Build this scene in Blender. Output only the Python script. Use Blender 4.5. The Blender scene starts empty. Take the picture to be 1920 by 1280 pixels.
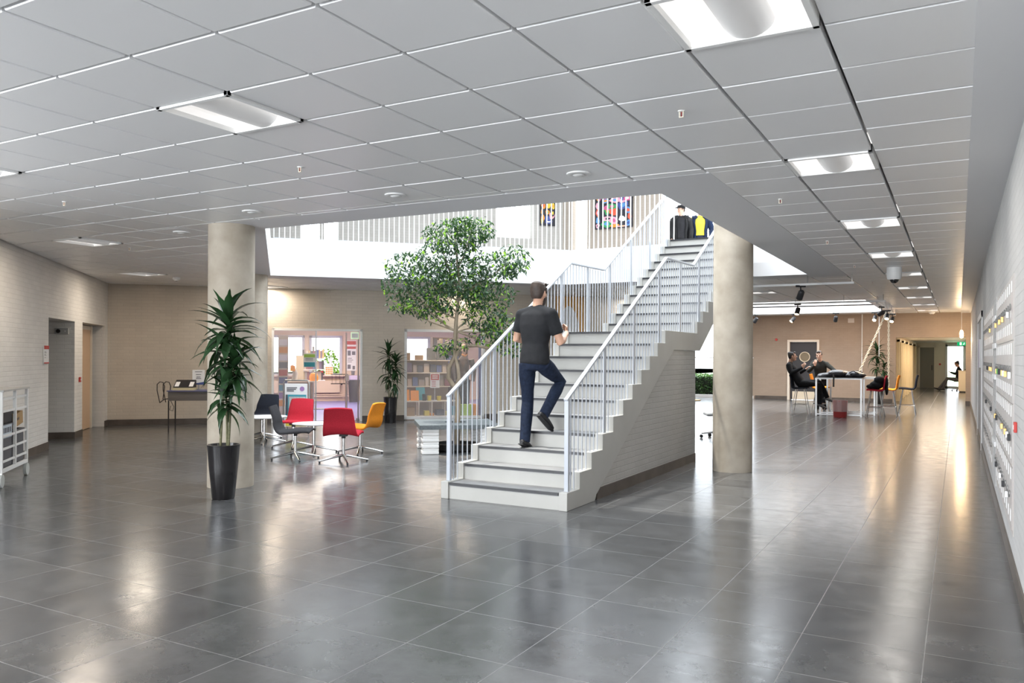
import bpy, bmesh, math, random
from mathutils import Vector as V, Matrix as M4, geometry as geo
PI = math.pi
R2 = math.sqrt(.5)
sc = bpy.context.scene
COL = sc.collection
random.seed(7)

# ------------------------------------------------------------------ camera
FPX, YAW, ROLL, HZ, EYE = 1506.27, .5073, .005, 666.89, 1.517
cam = bpy.data.objects.new('camera', bpy.data.cameras.new('camera'))
COL.objects.link(cam)
_f = V((-math.sin(YAW), math.cos(YAW), 0)); _r = V((math.cos(YAW), math.sin(YAW), 0)); _u = V((0, 0, 1))
_R = _r * math.cos(ROLL) + _u * math.sin(ROLL); _U = -_r * math.sin(ROLL) + _u * math.cos(ROLL)
mw = M4((_R, _U, -_f)).transposed().to_4x4(); mw.translation = V((0, 0, EYE)); cam.matrix_world = mw
cam.data.sensor_width = 36; cam.data.lens = 36 * FPX / 1920
cam.data.shift_y = (HZ - 640) / 1920
cam.data.clip_start = .05; cam.data.clip_end = 400
sc.camera = cam

# ------------------------------------------------------------------ light and exposure
sc.view_settings.view_transform = 'Standard'; sc.view_settings.look = 'None'
sc.view_settings.gamma = 1; sc.view_settings.use_curve_mapping = False
sc.view_settings.exposure = 0.62
sc.cycles.max_bounces = 10; sc.cycles.diffuse_bounces = 5; sc.cycles.glossy_bounces = 4
sc.cycles.transmission_bounces = 6; sc.cycles.transparent_max_bounces = 12
sc.cycles.sample_clamp_indirect = 6; sc.cycles.caustics_reflective = False; sc.cycles.caustics_refractive = False
wd = bpy.data.worlds.new('sky'); sc.world = wd; wd.use_nodes = True
bg = wd.node_tree.nodes['Background']; bg.inputs[0].default_value = (.86, .93, 1, 1); bg.inputs[1].default_value = 4.6

def light(name, kind, loc, energy, color=(1, 1, 1), size=None, target=None, **k):
    d = bpy.data.lights.new(name, kind); d.energy = energy; d.color = color
    o = bpy.data.objects.new(name, d); COL.objects.link(o); o.location = loc
    if size:
        if kind == 'AREA':
            d.shape = 'RECTANGLE'; d.size, d.size_y = size
        else: d.shadow_soft_size = size
    if target is not None:
        o.rotation_euler = (V(target) - V(loc)).to_track_quat('-Z', 'Y').to_euler()
    for a, b in k.items(): setattr(d, a, b)
    return o
sun = light('sun', 'SUN', (0, 0, 20), 3.0, (1, .95, .86), target=(3.5, 1.5, 8.5), angle=.02)
def portal(name, loc, size, target):
    o = light(name, 'AREA', loc, 1, size=size, target=target); o.data.cycles.is_portal = True; return o
portal('rooflight_portal', (-6.6, 11, 7.0), (9.4, 9.4), (-6.6, 11, 0))
# area lamps added out of view, as window daylight, to brighten the hall
light('window_daylight', 'AREA', (-4.2, -7.7, 1.7), 720, (.93, .96, 1), (8.4, 2.4), (-4.2, 0, 2.3))
light('window_daylight', 'AREA', (-8.7, -2.2, 1.7), 380, (.93, .96, 1), (9, 2.4), (0, -2.2, 2.3))

# ------------------------------------------------------------------ materials
def mat(name, col=(.8, .8, .8), rough=.5, metal=0, spec=.5, emit=None, es=1, trans=0, alpha=1, coat=0):
    m = bpy.data.materials.new(name); m.use_nodes = True
    b = m.node_tree.nodes['Principled BSDF']; I = b.inputs
    I['Base Color'].default_value = (*col, 1); I['Roughness'].default_value = rough; I['Metallic'].default_value = metal
    I['Specular IOR Level'].default_value = spec; I['Transmission Weight'].default_value = trans; I['Alpha'].default_value = alpha
    I['Coat Weight'].default_value = coat
    if emit: I['Emission Color'].default_value = (*emit, 1); I['Emission Strength'].default_value = es
    return m
def N(m, t, **k):
    n = m.node_tree.nodes.new(t)
    for a, b in k.items():
        if a in n.inputs: n.inputs[a].default_value = b
        else: setattr(n, a, b)
    return n
def L(m, a, ai, b, bi): m.node_tree.links.new(a.outputs[ai], b.inputs[bi])
def P(m): return m.node_tree.nodes['Principled BSDF']
def noisy(m, c1, c2, scale=8, detail=4, bump=0, dist=.01, rough=None, coord='Object', stretch=(1, 1, 1)):
    tc = N(m, 'ShaderNodeTexCoord'); mp = N(m, 'ShaderNodeMapping'); mp.inputs['Scale'].default_value = stretch
    no = N(m, 'ShaderNodeTexNoise', Scale=scale, Detail=detail)
    L(m, tc, coord, mp, 'Vector'); L(m, mp, 'Vector', no, 'Vector')
    cr = N(m, 'ShaderNodeValToRGB'); cr.color_ramp.elements[0].color = (*c1, 1); cr.color_ramp.elements[1].color = (*c2, 1)
    cr.color_ramp.elements[0].position = .3; cr.color_ramp.elements[1].position = .7
    L(m, no, 'Fac', cr, 'Fac'); L(m, cr, 'Color', P(m), 'Base Color')
    if bump:
        bu = N(m, 'ShaderNodeBump', Strength=bump, Distance=dist); L(m, no, 'Fac', bu, 'Height'); L(m, bu, 'Normal', P(m), 'Normal')
    if rough:
        mr = N(m, 'ShaderNodeMapRange'); mr.inputs['To Min'].default_value = rough[0]; mr.inputs['To Max'].default_value = rough[1]
        L(m, no, 'Fac', mr, 'Value'); L(m, mr, 'Result', P(m), 'Roughness')
    return m

def brick_mat(name, c, dark=.9, rough=.75):
    # painted brickwork in wall-local x,z
    m = mat(name, c, rough, spec=.3)
    tc = N(m, 'ShaderNodeTexCoord'); sp = N(m, 'ShaderNodeSeparateXYZ'); cb = N(m, 'ShaderNodeCombineXYZ'); ad = N(m, 'ShaderNodeMath', operation='ADD')
    L(m, tc, 'Object', sp, 0); L(m, sp, 'X', ad, 0); L(m, sp, 'Y', ad, 1); L(m, ad, 0, cb, 'X'); L(m, sp, 'Z', cb, 'Y')
    br = N(m, 'ShaderNodeTexBrick', Scale=1.0); br.inputs['Brick Width'].default_value = .24; br.inputs['Row Height'].default_value = .0667
    br.inputs['Mortar Size'].default_value = .006; br.inputs['Mortar Smooth'].default_value = .6
    d = [x * dark for x in c]
    br.inputs['Color1'].default_value = (*c, 1); br.inputs['Color2'].default_value = (*[x * .95 for x in c], 1); br.inputs['Mortar'].default_value = (*d, 1)
    L(m, cb, 0, br, 'Vector')
    no = N(m, 'ShaderNodeTexNoise', Scale=1.3, Detail=5.0); L(m, tc, 'Object', no, 'Vector')
    mr = N(m, 'ShaderNodeMapRange'); mr.inputs['To Min'].default_value = .84; mr.inputs['To Max'].default_value = 1.12; L(m, no, 'Fac', mr, 'Value')
    mx = N(m, 'ShaderNodeVectorMath', operation='SCALE'); L(m, br, 'Color', mx, 0); L(m, mr, 'Result', mx, 'Scale')
    L(m, mx, 0, P(m), 'Base Color')
    n2 = N(m, 'ShaderNodeTexNoise', Scale=45.0, Detail=3.0); L(m, tc, 'Object', n2, 'Vector')
    b1 = N(m, 'ShaderNodeBump', Strength=.5, Distance=.004); b1.invert = True; L(m, br, 'Fac', b1, 'Height')
    b2 = N(m, 'ShaderNodeBump', Strength=.35, Distance=.004); L(m, n2, 'Fac', b2, 'Height'); L(m, b1, 'Normal', b2, 'Normal'); L(m, b2, 'Normal', P(m), 'Normal')
    return m

def floor_mat():
    m = mat('slate_floor', (.1, .1, .1), .2, spec=.75)
    tc = N(m, 'ShaderNodeTexCoord'); mp = N(m, 'ShaderNodeMapping'); mp.inputs['Location'].default_value = (3.139, -3.438, 0)
    L(m, tc, 'Object', mp, 'Vector')
    br = N(m, 'ShaderNodeTexBrick', Scale=1.0, offset=0.0); br.inputs['Brick Width'].default_value = .5985; br.inputs['Row Height'].default_value = .6013
    br.inputs['Mortar Size'].default_value = .0028; br.inputs['Mortar Smooth'].default_value = .1
    br.inputs['Color1'].default_value = (.07, .073, .077, 1); br.inputs['Color2'].default_value = (.092, .094, .096, 1); br.inputs['Mortar'].default_value = (.17, .17, .17, 1)
    L(m, mp, 0, br, 'Vector')
    no = N(m, 'ShaderNodeTexNoise', Scale=3.2, Detail=8.0, Roughness=.65); L(m, tc, 'Object', no, 'Vector')
    mr = N(m, 'ShaderNodeMapRange'); mr.inputs['From Min'].default_value = .3; mr.inputs['From Max'].default_value = .7
    mr.inputs['To Min'].default_value = .72; mr.inputs['To Max'].default_value = 1.3; L(m, no, 'Fac', mr, 'Value')
    mx = N(m, 'ShaderNodeVectorMath', operation='SCALE'); L(m, br, 'Color', mx, 0); L(m, mr, 'Result', mx, 'Scale')
    # pale specks of wear
    vo = N(m, 'ShaderNodeTexVoronoi', Scale=2.6); L(m, tc, 'Object', vo, 'Vector')
    lt = N(m, 'ShaderNodeMath', operation='LESS_THAN'); lt.inputs[1].default_value = .004; L(m, vo, 'Distance', lt, 0)
    mi = N(m, 'ShaderNodeMix', data_type='RGBA'); mi.inputs['B'].default_value = (.45, .45, .44, 1)
    L(m, lt, 0, mi, 'Factor'); m.node_tree.links.new(mx.outputs[0], mi.inputs['A']); m.node_tree.links.new(mi.outputs['Result'], P(m).inputs['Base Color'])
    n2 = N(m, 'ShaderNodeTexNoise', Scale=7.0, Detail=6.0, Roughness=.7); L(m, tc, 'Object', n2, 'Vector')
    m2 = N(m, 'ShaderNodeMapRange'); m2.inputs['From Min'].default_value = .3; m2.inputs['From Max'].default_value = .7
    m2.inputs['To Min'].default_value = .15; m2.inputs['To Max'].default_value = .25; L(m, n2, 'Fac', m2, 'Value')
    ma = N(m, 'ShaderNodeMath', operation='MULTIPLY_ADD'); ma.inputs[1].default_value = .2; L(m, br, 'Fac', ma, 0); L(m, m2, 0, ma, 2)
    L(m, ma, 0, P(m), 'Roughness')
    bu = N(m, 'ShaderNodeBump', Strength=.06, Distance=.004); L(m, n2, 'Fac', bu, 'Height')
    b2 = N(m, 'ShaderNodeBump', Strength=.3, Distance=.002); b2.invert = True; L(m, br, 'Fac', b2, 'Height'); L(m, bu, 'Normal', b2, 'Normal'); L(m, b2, 'Normal', P(m), 'Normal')
    return m

MT = dict(
    floor=floor_mat(),
    panel=mat('ceiling_panel', (.78, .78, .785), .36, spec=.45),
    plenum=mat('ceiling_plenum', (.28, .28, .28), .7),
    soffit=mat('soffit_paint', (.72, .72, .735), .55),
    fascia=mat('fascia_paint', (.9, .9, .9), .6),
    brick=brick_mat('beige_brick', (.66, .59, .5)),
    brick_white=brick_mat('white_brick', (.56, .555, .55)),
    brick_grey=brick_mat('grey_brick', (.74, .72, .685)),
    concrete=noisy(mat('concrete', rough=.75), (.32, .275, .215), (.47, .42, .35), 3.5, 9, .25, .01),
    skirt=noisy(mat('slate_skirting', rough=.4), (.07, .055, .045), (.11, .09, .075), 5),
    white=mat('white_paint', (.8, .8, .79), .45),
    rail=mat('rail_paint', (.47, .5, .55), .35),
    offwhite=noisy(mat('stair_paint', rough=.5), (.42, .415, .39), (.46, .455, .43), 2.5, 6),
    tread=noisy(mat('tread_lino', rough=.4), (.2, .2, .205), (.27, .27, .27), 6, 6),
    nosing=mat('black_nosing', (.015, .015, .018), .4),
    black=mat('black_matt', (.015, .015, .017), .5),
    blackgloss=mat('black_gloss', (.012, .011, .012), .18, coat=.3),
    chrome=mat('chrome', (.7, .7, .7), .15, 1),
    steel=mat('steel', (.5, .5, .5), .35, 1),
    grey=mat('grey_plastic', (.35, .36, .37), .45),
    lens=mat('lamp_lens', (.6, .6, .6), .4, emit=(1, .97, .95), es=.1),
    reflector=mat('lamp_reflector', (.85, .85, .85), .35, emit=(1, .96, .92), es=.34),
    glass=mat('clear_glass', (1, 1, 1), 0, spec=.5, alpha=.12),
    wood=noisy(mat('pale_wood', rough=.5), (.5, .36, .2), (.6, .45, .27), 3, stretch=(8, 8, .6)),
    darkwood=mat('dark_wood', (.1, .06, .04), .5),
    glow=mat('warm_lamp', (1, .8, .5), .4, emit=(1, .72, .42), es=14),
    red=mat('red_print', (.5, .04, .03), .5), paper=mat('white_print', (.8, .8, .8), .6), ink=mat('grey_ink', (.12, .12, .14), .6),
    blueprint=mat('navy_print', (.05, .08, .25), .6), green=mat('green_print', (.1, .4, .08), .5), teal=mat('teal_print', (.05, .32, .4), .5),
    orange=mat('orange_print', (.8, .3, .03), .5), yellow=mat('yellow_print', (.75, .6, .08), .5), purple=mat('lilac_print', (.35, .2, .45), .5),
    cardboard=mat('cardboard', (.42, .27, .13), .8), cream=mat('cream_board', (.7, .62, .48), .6),
)

# ------------------------------------------------------------------ mesh helpers
class MB:
    def __init__(s): s.v = []; s.f = []; s.mi = []; s.m = 0
    def add(s, vs, fs):
        n = len(s.v); s.v += [tuple(p) for p in vs]; s.f += [tuple(i + n for i in f) for f in fs]; s.mi += [s.m] * len(fs); return s
    def mat(s, i): s.m = i; return s
    def box(s, x0, x1, y0, y1, z0, z1):
        x0, x1 = sorted((x0, x1)); y0, y1 = sorted((y0, y1)); z0, z1 = sorted((z0, z1))
        return s.add([(x0, y0, z0), (x1, y0, z0), (x1, y1, z0), (x0, y1, z0), (x0, y0, z1), (x1, y0, z1), (x1, y1, z1), (x0, y1, z1)],
                     [(0, 3, 2, 1), (4, 5, 6, 7), (0, 1, 5, 4), (1, 2, 6, 5), (2, 3, 7, 6), (3, 0, 4, 7)])
    def bar(s, a, b, w, h, up=(0, 0, 1)):
        a, b, up = V(a), V(b), V(up); d = (b - a).normalized(); x = d.cross(up)
        if x.length < 1e-4: x = d.cross(V((1, 0, 0)))
        x.normalize(); y = x.cross(d).normalized(); vs = []
        for p in (a, b):
            for i, j in ((-1, -1), (1, -1), (1, 1), (-1, 1)): vs.append(p + x * i * w / 2 + y * j * h / 2)
        return s.add(vs, [(0, 3, 2, 1), (4, 5, 6, 7), (0, 1, 5, 4), (1, 2, 6, 5), (2, 3, 7, 6), (3, 0, 4, 7)])
    def tube(s, pts, r, n=8, flat=None, cap=True):
        # r: number or list; flat: optional (a, b, lateral vector) sections
        pts = [V(p) for p in pts]; k = len(pts); rr = r if isinstance(r, (list, tuple)) else [r] * k
        T = [(pts[min(i + 1, k - 1)] - pts[max(i - 1, 0)]).normalized() for i in range(k)]
        ref = V(flat) if flat is not None else None
        x = None; vs = []
        for i in range(k):
            if ref is not None: xx = ref - T[i] * ref.dot(T[i])
            elif x is None:
                xx = T[i].cross(V((0, 0, 1)))
                if xx.length < .05: xx = T[i].cross(V((1, 0, 0)))
            else: xx = x - T[i] * x.dot(T[i])
            x = xx.normalized(); y = T[i].cross(x)
            a, b = rr[i] if isinstance(rr[i], (list, tuple)) else (rr[i], rr[i])
            for j in range(n):
                t = 2 * PI * j / n; vs.append(pts[i] + x * a * math.cos(t) + y * b * math.sin(t))
        fs = [(i * n + j, i * n + (j + 1) % n, (i + 1) * n + (j + 1) % n, (i + 1) * n + j) for i in range(k - 1) for j in range(n)]
        if cap: fs += [tuple(range(n - 1, -1, -1)), tuple(range((k - 1) * n, k * n))]
        return s.add(vs, fs)
    def cyl(s, a, b, r, r2=None, n=16): return s.tube([a, b], [r, r if r2 is None else r2], n)
    def ball(s, c, r, n=12, k=8):
        r = r if isinstance(r, (list, tuple)) else (r, r, r); c = V(c); vs = [c + V((0, 0, -r[2]))]
        for i in range(1, k):
            t = PI * i / k
            for j in range(n): vs.append(c + V((r[0] * math.sin(t) * math.cos(2 * PI * j / n), r[1] * math.sin(t) * math.sin(2 * PI * j / n), -r[2] * math.cos(t))))
        vs.append(c + V((0, 0, r[2]))); e = len(vs) - 1
        fs = [(0, 1 + (j + 1) % n, 1 + j) for j in range(n)] + [(e, 1 + (k - 2) * n + j, 1 + (k - 2) * n + (j + 1) % n) for j in range(n)]
        fs += [(1 + i * n + j, 1 + i * n + (j + 1) % n, 1 + (i + 1) * n + (j + 1) % n, 1 + (i + 1) * n + j) for i in range(k - 2) for j in range(n)]
        return s.add(vs, fs)
    def lathe(s, prof, c=(0, 0, 0), n=32):
        c = V(c); vs = [c + V((r * math.cos(2 * PI * j / n), r * math.sin(2 * PI * j / n), z)) for r, z in prof for j in range(n)]
        k = len(prof)
        fs = [(i * n + j, i * n + (j + 1) % n, (i + 1) * n + (j + 1) % n, (i + 1) * n + j) for i in range(k - 1) for j in range(n)]
        if prof[0][0] > 1e-6: fs.append(tuple(range(n - 1, -1, -1)))
        if prof[-1][0] > 1e-6: fs.append(tuple(range((k - 1) * n, k * n)))
        return s.add(vs, fs)
    def prism(s, poly, d0, d1, ax='x'):
        # poly of 2D points extruded along ax between d0 and d1: ax x -> (y,z); y -> (x,z); z -> (x,y)
        def p(a, b, d): return {'x': (d, a, b), 'y': (a, d, b), 'z': (a, b, d)}[ax]
        n = len(poly); vs = [p(a, b, d0) for a, b in poly] + [p(a, b, d1) for a, b in poly]
        tri = geo.tessellate_polygon([[V((a, b, 0)) for a, b in poly]])
        fs = [tuple(t) for t in tri] + [tuple(i + n for i in reversed(t)) for t in tri]
        fs += [(i, (i + 1) % n, n + (i + 1) % n, n + i) for i in range(n)]
        return s.add(vs, fs)
    def slab(s, outer, holes, z0, z1):
        loops = [outer] + holes; flat = [p for l in loops for p in l]; n = len(flat)
        tri = geo.tessellate_polygon([[V((a, b, 0)) for a, b in l] for l in loops])
        vs = [(a, b, z0) for a, b in flat] + [(a, b, z1) for a, b in flat]
        fs = [tuple(t) for t in tri] + [tuple(i + n for i in reversed(t)) for t in tri]; o = 0
        for l in loops:
            k = len(l); fs += [(o + i, o + (i + 1) % k, n + o + (i + 1) % k, n + o + i) for i in range(k)]; o += k
        return s.add(vs, fs)
    def quad(s, a, b, c, d): return s.add([a, b, c, d], [(0, 1, 2, 3)])
    def build(s, name, m, parent=None, smooth=False, bevel=0, normals=True, seg=2, shift=None):
        me = bpy.data.meshes.new(name)
        vs = s.v if shift is None else [tuple(V(p) - V(shift)) for p in s.v]
        me.from_pydata(vs, [], s.f)
        for mm in (m if isinstance(m, (list, tuple)) else [m]): me.materials.append(mm)
        if len(me.materials) > 1: me.polygons.foreach_set('material_index', s.mi)
        if normals:
            b = bmesh.new(); b.from_mesh(me); bmesh.ops.recalc_face_normals(b, faces=b.faces); b.to_mesh(me); b.free()
        if smooth:
            me.polygons.foreach_set('use_smooth', [True] * len(me.polygons))
            if smooth != 'all': me.set_sharp_from_angle(angle=math.radians(40))
        o = bpy.data.objects.new(name, me); COL.objects.link(o)
        if parent: o.parent = parent
        if bevel:
            bv = o.modifiers.new('bevel', 'BEVEL'); bv.width = bevel; bv.segments = seg; bv.limit_method = 'ANGLE'; bv.angle_limit = .6
        return o
def tag(o, label, cat=None, group=None, kind=None):
    o['label'] = label
    if cat: o['category'] = cat
    if group: o['group'] = group
    if kind: o['kind'] = kind
    return o
def thing(name, label, cat, loc=(0, 0, 0), rz=0, group=None):
    o = bpy.data.objects.new(name, None); COL.objects.link(o); o.location = loc; o.rotation_euler = (0, 0, rz); o.empty_display_size = .1
    return tag(o, label, cat, group)
def struct(o, label): return tag(o, label, 'structure', kind='structure')
def copy_tree(o, parent=None):
    c = o.copy(); COL.objects.link(c)
    if parent: c.parent = parent
    for ch in list(o.children): copy_tree(ch, c)
    return c
def dup(root, loc, rz=0, label=None, group=None):
    c = copy_tree(root); c.location = loc; c.rotation_euler = (0, 0, rz)
    if label: c['label'] = label
    if group: c['group'] = group
    return c
def place(o, P, ang=0): o.location = P; o.rotation_euler = (0, 0, ang); return o

def wall(name, label, Pp, Q, z0, z1, th, m, holes=(), skirt=.12, sk_mat=None, s_skip=()):
    # wall in its own frame: x along P->Q, y to the left (thickness), holes (s0, s1, za, zb)
    Lg = math.hypot(Q[0] - Pp[0], Q[1] - Pp[1]); a = math.atan2(Q[1] - Pp[1], Q[0] - Pp[0])
    xs = sorted({0, Lg, *[h[0] for h in holes], *[h[1] for h in holes]}); zs = sorted({z0, z1, *[h[2] for h in holes], *[h[3] for h in holes]})
    xs = [x for x in xs if 0 <= x <= Lg]; zs = [z for z in zs if z0 <= z <= z1]
    b = MB()
    for i in range(len(xs) - 1):
        for j in range(len(zs) - 1):
            cx, cz = (xs[i] + xs[i + 1]) / 2, (zs[j] + zs[j + 1]) / 2
            if any(h[0] < cx < h[1] and h[2] < cz < h[3] for h in holes): continue
            b.box(xs[i], xs[i + 1], 0, th, zs[j], zs[j + 1])
    o = struct(place(b.build(name, m), (Pp[0], Pp[1], 0), a), label)
    if skirt:
        k = MB(); cuts = sorted([(h[0], h[1]) for h in holes if h[2] < .05]); x = 0
        for c0, c1 in cuts + [(Lg, Lg)]:
            if c0 > x + .01: k.box(x, c0, -.012, 0, 0, skirt)
            x = max(x, c1)
        struct(place(k.build(name.replace('wall', 'baseboard'), MT['skirt']), (Pp[0], Pp[1], 0), a), 'dark slate skirting along the foot of the ' + label)
    return o

# ------------------------------------------------------------------ shell
OPEN = [(-2.37, 7.05), (-7.14, 6.85), (-11.26, 10.94), (-7.1, 15.1), (-2.37, 15.1)]
WELL = [(-2.1, 22.4), (-5.6, 22.4), (-7.6, 24.4), (-7.6, 28.2), (-2.1, 28.2)]
struct(MB().box(-24, .7, -8.2, 47, -.2, 0).build('floor', MT['floor']), 'dark grey slate tile floor with fine pale joints')
struct(MB().slab([(-24, -8.2), (.7, -8.2), (.7, 31), (-24, 31)], [OPEN[::-1], WELL[::-1]], 3.25, 3.7).build('floor_upper', MT['fascia']), 'white edged upper floor slab around the stair opening')

GX, GY, GW, GD = -2.394, 2.574, .6174, .6163   # ceiling grid
def ins(poly, x, y, off):   # inside the polygon grown by off
    ok = True; n = len(poly); area = sum(poly[i][0] * poly[(i + 1) % n][1] - poly[(i + 1) % n][0] * poly[i][1] for i in range(n))
    sg = 1 if area > 0 else -1
    for i in range(n):
        (x0, y0), (x1, y1) = poly[i], poly[(i + 1) % n]; l = math.hypot(x1 - x0, y1 - y0)
        if sg * ((x1 - x0) * (y - y0) - (y1 - y0) * (x - x0)) / l < -off: ok = False
    return ok
def clip(poly, a, b, c):    # keep a*x+b*y<=c
    out = []
    for i in range(len(poly)):
        p, q = poly[i], poly[(i + 1) % len(poly)]; dp, dq = a * p[0] + b * p[1] - c, a * q[0] + b * q[1] - c
        if dp <= 0: out.append(p)
        if dp * dq < 0: t = dp / (dp - dq); out.append((p[0] + t * (q[0] - p[0]), p[1] + t * (q[1] - p[1])))
    return out
LIGHTS = [(i, j) for i in range(-23, 4, 5) for j in range(-9, 45, 5)]
def room_clip(p):
    p = clip(p, -1, -1, 5.05 - .25)          # x+y >= -4.8  (left wall)
    if len(p) > 2: p = clip(p, -1, 1, 26.5 - .2)   # y-x <= 26.3 (back-left wall)
    return p
pan = MB(); lights = []
GROW = [(-1.76, 6.43), (-7.35, 6.35), (-12.1, 10.94), (-7.3, 15.75), (-1.76, 15.7)]
def cell_pieces(x0, x1, y0, y1):
    base = [(x0, y0), (x1, y0), (x1, y1), (x0, y1)]; out = []; rest = base
    for poly in (GROW,):
        n = len(poly); area = sum(poly[i][0] * poly[(i + 1) % n][1] - poly[(i + 1) % n][0] * poly[i][1] for i in range(n)); sg = 1 if area > 0 else -1
        for i in range(n):
            (ax, ay), (bx, by) = poly[i], poly[(i + 1) % n]
            # outside half plane: sg*cross<0 -> (by-ay)*x-(bx-ax)*y > ...
            a, b = sg * -(by - ay), sg * (bx - ax); c = a * ax + b * ay   # inside: a*x+b*y >= c
            o = clip(rest, a, b, c)
            if len(o) > 2: out.append(o)
            rest = clip(rest, -a, -b, -c)
            if len(rest) < 3: break
    return out
def parea(p): return abs(sum(p[i][0] * p[(i + 1) % len(p)][1] - p[(i + 1) % len(p)][0] * p[i][1] for i in range(len(p)))) / 2
g = .011
for i in range(-34, 4):
    for j in range(-16, 45):
        x0, x1, y0, y1 = GX + i * GW + g, GX + (i + 1) * GW - g, GY + j * GD + g, GY + (j + 1) * GD - g
        cx, cy = (x0 + x1) / 2, (y0 + y1) / 2
        if y1 > 29.98: continue
        if cx + cy < -5.6 and cy > 3.5: continue
        if cx < -9.2 and cy < 3.5: continue
        if cy - cx > 27.3 and cy < 19.3: continue
        if cx < -12 and cy > 18: continue
        if ins(WELL, cx, cy, .35): continue
        if (i, j) in LIGHTS and not ins(GROW, cx, cy, .3):
            if cx + cy > -4.4 or cy < 3.5:
                lights.append((i, j, cx, cy)); continue
        for pc in cell_pieces(x0, x1, y0, y1):
            if cy > 3.5: pc = clip(pc, -1, -1, 5.0) if len(pc) > 2 else pc
            if len(pc) > 2 and cy < 19: pc = clip(pc, -1, 1, 26.4)
            if len(pc) > 2 and parea(pc) > .004:
                # bevelled tray: flat face plus upright edge
                dz = random.uniform(-.0015, .0015); n = len(pc); mx = sum(p[0] for p in pc) / n; my = sum(p[1] for p in pc) / n
                inn = [(p[0] + (mx - p[0]) * .012, p[1] + (my - p[1]) * .012) for p in pc]
                vs = [(p[0], p[1], 3.0 + dz) for p in inn] + [(p[0], p[1], 3.006 + dz) for p in pc] + [(p[0], p[1], 3.045) for p in pc]
                fs = [tuple(range(n))] + [(k, (k + 1) % n, n + (k + 1) % n, n + k) for k in range(n)] + [(n + k, n + (k + 1) % n, 2 * n + (k + 1) % n, 2 * n + k) for k in range(n)]
                pan.add(vs, fs)
struct(pan.build('ceiling', MT['panel']), 'suspended ceiling of square light grey metal trays')
struct(MB().slab([(-24, -8.2), (.345, -8.2), (.345, 30), (-24, 30)], [GROW, WELL[::-1]], 3.2, 3.24).build('ceiling_plenum', MT['plenum']), 'grey void above the ceiling trays')
struct(MB().slab(GROW, [OPEN[::-1]], 2.999, 3.25).build('trim_1', MT['soffit']), 'smooth pale soffit band around the stair opening')
W2_ = [(-2.1 + .45, 22.0), (-5.8, 22.0), (-8.0, 24.2), (-8.0, 28.6), (-1.65, 28.6)]
struct(MB().slab(W2_, [WELL[::-1]], 2.999, 3.25).build('trim_2', MT['soffit']), 'smooth soffit band around the far rooflight')
struct(MB().slab([(-7.9, 22.1), (-1.8, 22.1), (-1.8, 28.5), (-7.9, 28.5)], [WELL[::-1]], 3.7, 4.6).build('trim_3', MT['fascia']), 'white shaft of the far rooflight')
struct(MB().box(.062, .36, -8, 30, 2.985, 3.25).build('trim_4', MT['soffit']), 'smooth pale ceiling strip along the locker wall')

W1P, W1Q = (-8.9, 3.85), (-15.95, 10.9)
W2P, W2Q = (-15.7, 10.65 + .15), (-7.2, 19.3)
BS = MT['brick']
wall('wall_left', 'grey painted brick wall with two doorways', W1P, W1Q, 0, 3.25, .3, MT['brick_grey'], [(5.25, 6.91, 0, 2.09), (7.5, 9.42, 0, 2.1)])
wall('wall_back', 'beige painted brick wall with the shop fronts', (-15.82, 10.68), (-7.2, 19.3), 0, 3.25, .25, BS, [(3.42, 5.38, 0, 2.09), (6.39, 8.28, 0, 2.11)])
wall('wall_left_rear', 'grey painted brick wall beside the entrance', (-8.9, -8), (-8.9, 3.9), 0, 3.25, .3, MT['brick_grey'], [(.8, 10.6, .3, 2.8)])  # wide window opening added here, unseen, to let in more daylight
wall('wall_right', 'pale painted brick wall carrying the lockers', (.345, 30), (.345, -8), 0, 3.25, .3, MT['brick_white'])
wall('wall_far', 'beige brick wall behind the high tables', (.345, 30), (-10.2, 30), 0, 3.25, -.3, brick_mat('warm_brick', (.38, .3, .235)),  # same brick recoloured: warm lamplight is put into the base colour
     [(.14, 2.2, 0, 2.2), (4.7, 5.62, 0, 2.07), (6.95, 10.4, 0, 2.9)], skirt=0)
struct(MB().box(-6.5, -5.36, 29.985, 30, 0, .12).box(-4.28, -1.95, 29.985, 30, 0, .12).box(.2, .33, 29.985, 30, 0, .12).build('baseboard_far', MT['skirt']), 'dark skirting along the far wall')
wall('wall_far_side', 'beige brick wall at the window seats', (-10.2, 30), (-10.2, 22.3), 0, 3.25, -.25, BS, skirt=0)
wall('wall_far_return', 'beige brick wall behind the shop', (-10.2, 22.4), (-7.2, 19.35), 0, 3.25, -.2, BS, skirt=0)
wall('wall_rear', 'glazed wall behind the viewer', (.345, -8), (-8.9, -8), 0, 3.25, .3, MT['white'], [(.3, 8.9, .3, 2.8)], skirt=0)
# passage and cupboard behind the left wall
A1 = math.atan2(1, -1)
b = MB(); b.box(6.91, 7.1, .3, 3.5, 0, 2.6); b.box(5.05, 5.25, .3, 3.5, 0, 2.6); b.box(5.05, 7.1, 3.5, 3.7, 0, 2.6); b.box(5.05, 7.1, .3, 3.7, 2.35, 2.6)
struct(place(b.build('wall_passage', MT['brick_grey']), (*W1P, 0), A1), 'grey brick side of the passage in the left wall')
struct(place(MB().box(6.898, 6.91, 0, 3.5, 0, .12).build('baseboard_passage', MT['skirt']), (*W1P, 0), A1), 'dark skirting in the passage')
b = MB(); b.box(7.3, 7.5, .3, 1.1, 0, 2.5); b.box(9.42, 9.6, .3, 1.1, 0, 2.5); b.box(7.3, 9.6, 1.1, 1.3, 0, 2.5); b.box(7.3, 9.6, .3, 1.3, 2.2, 2.4)
struct(place(b.build('wall_niche', MT['brick_grey']), (*W1P, 0), A1), 'brick niche around the pale door')
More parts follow.
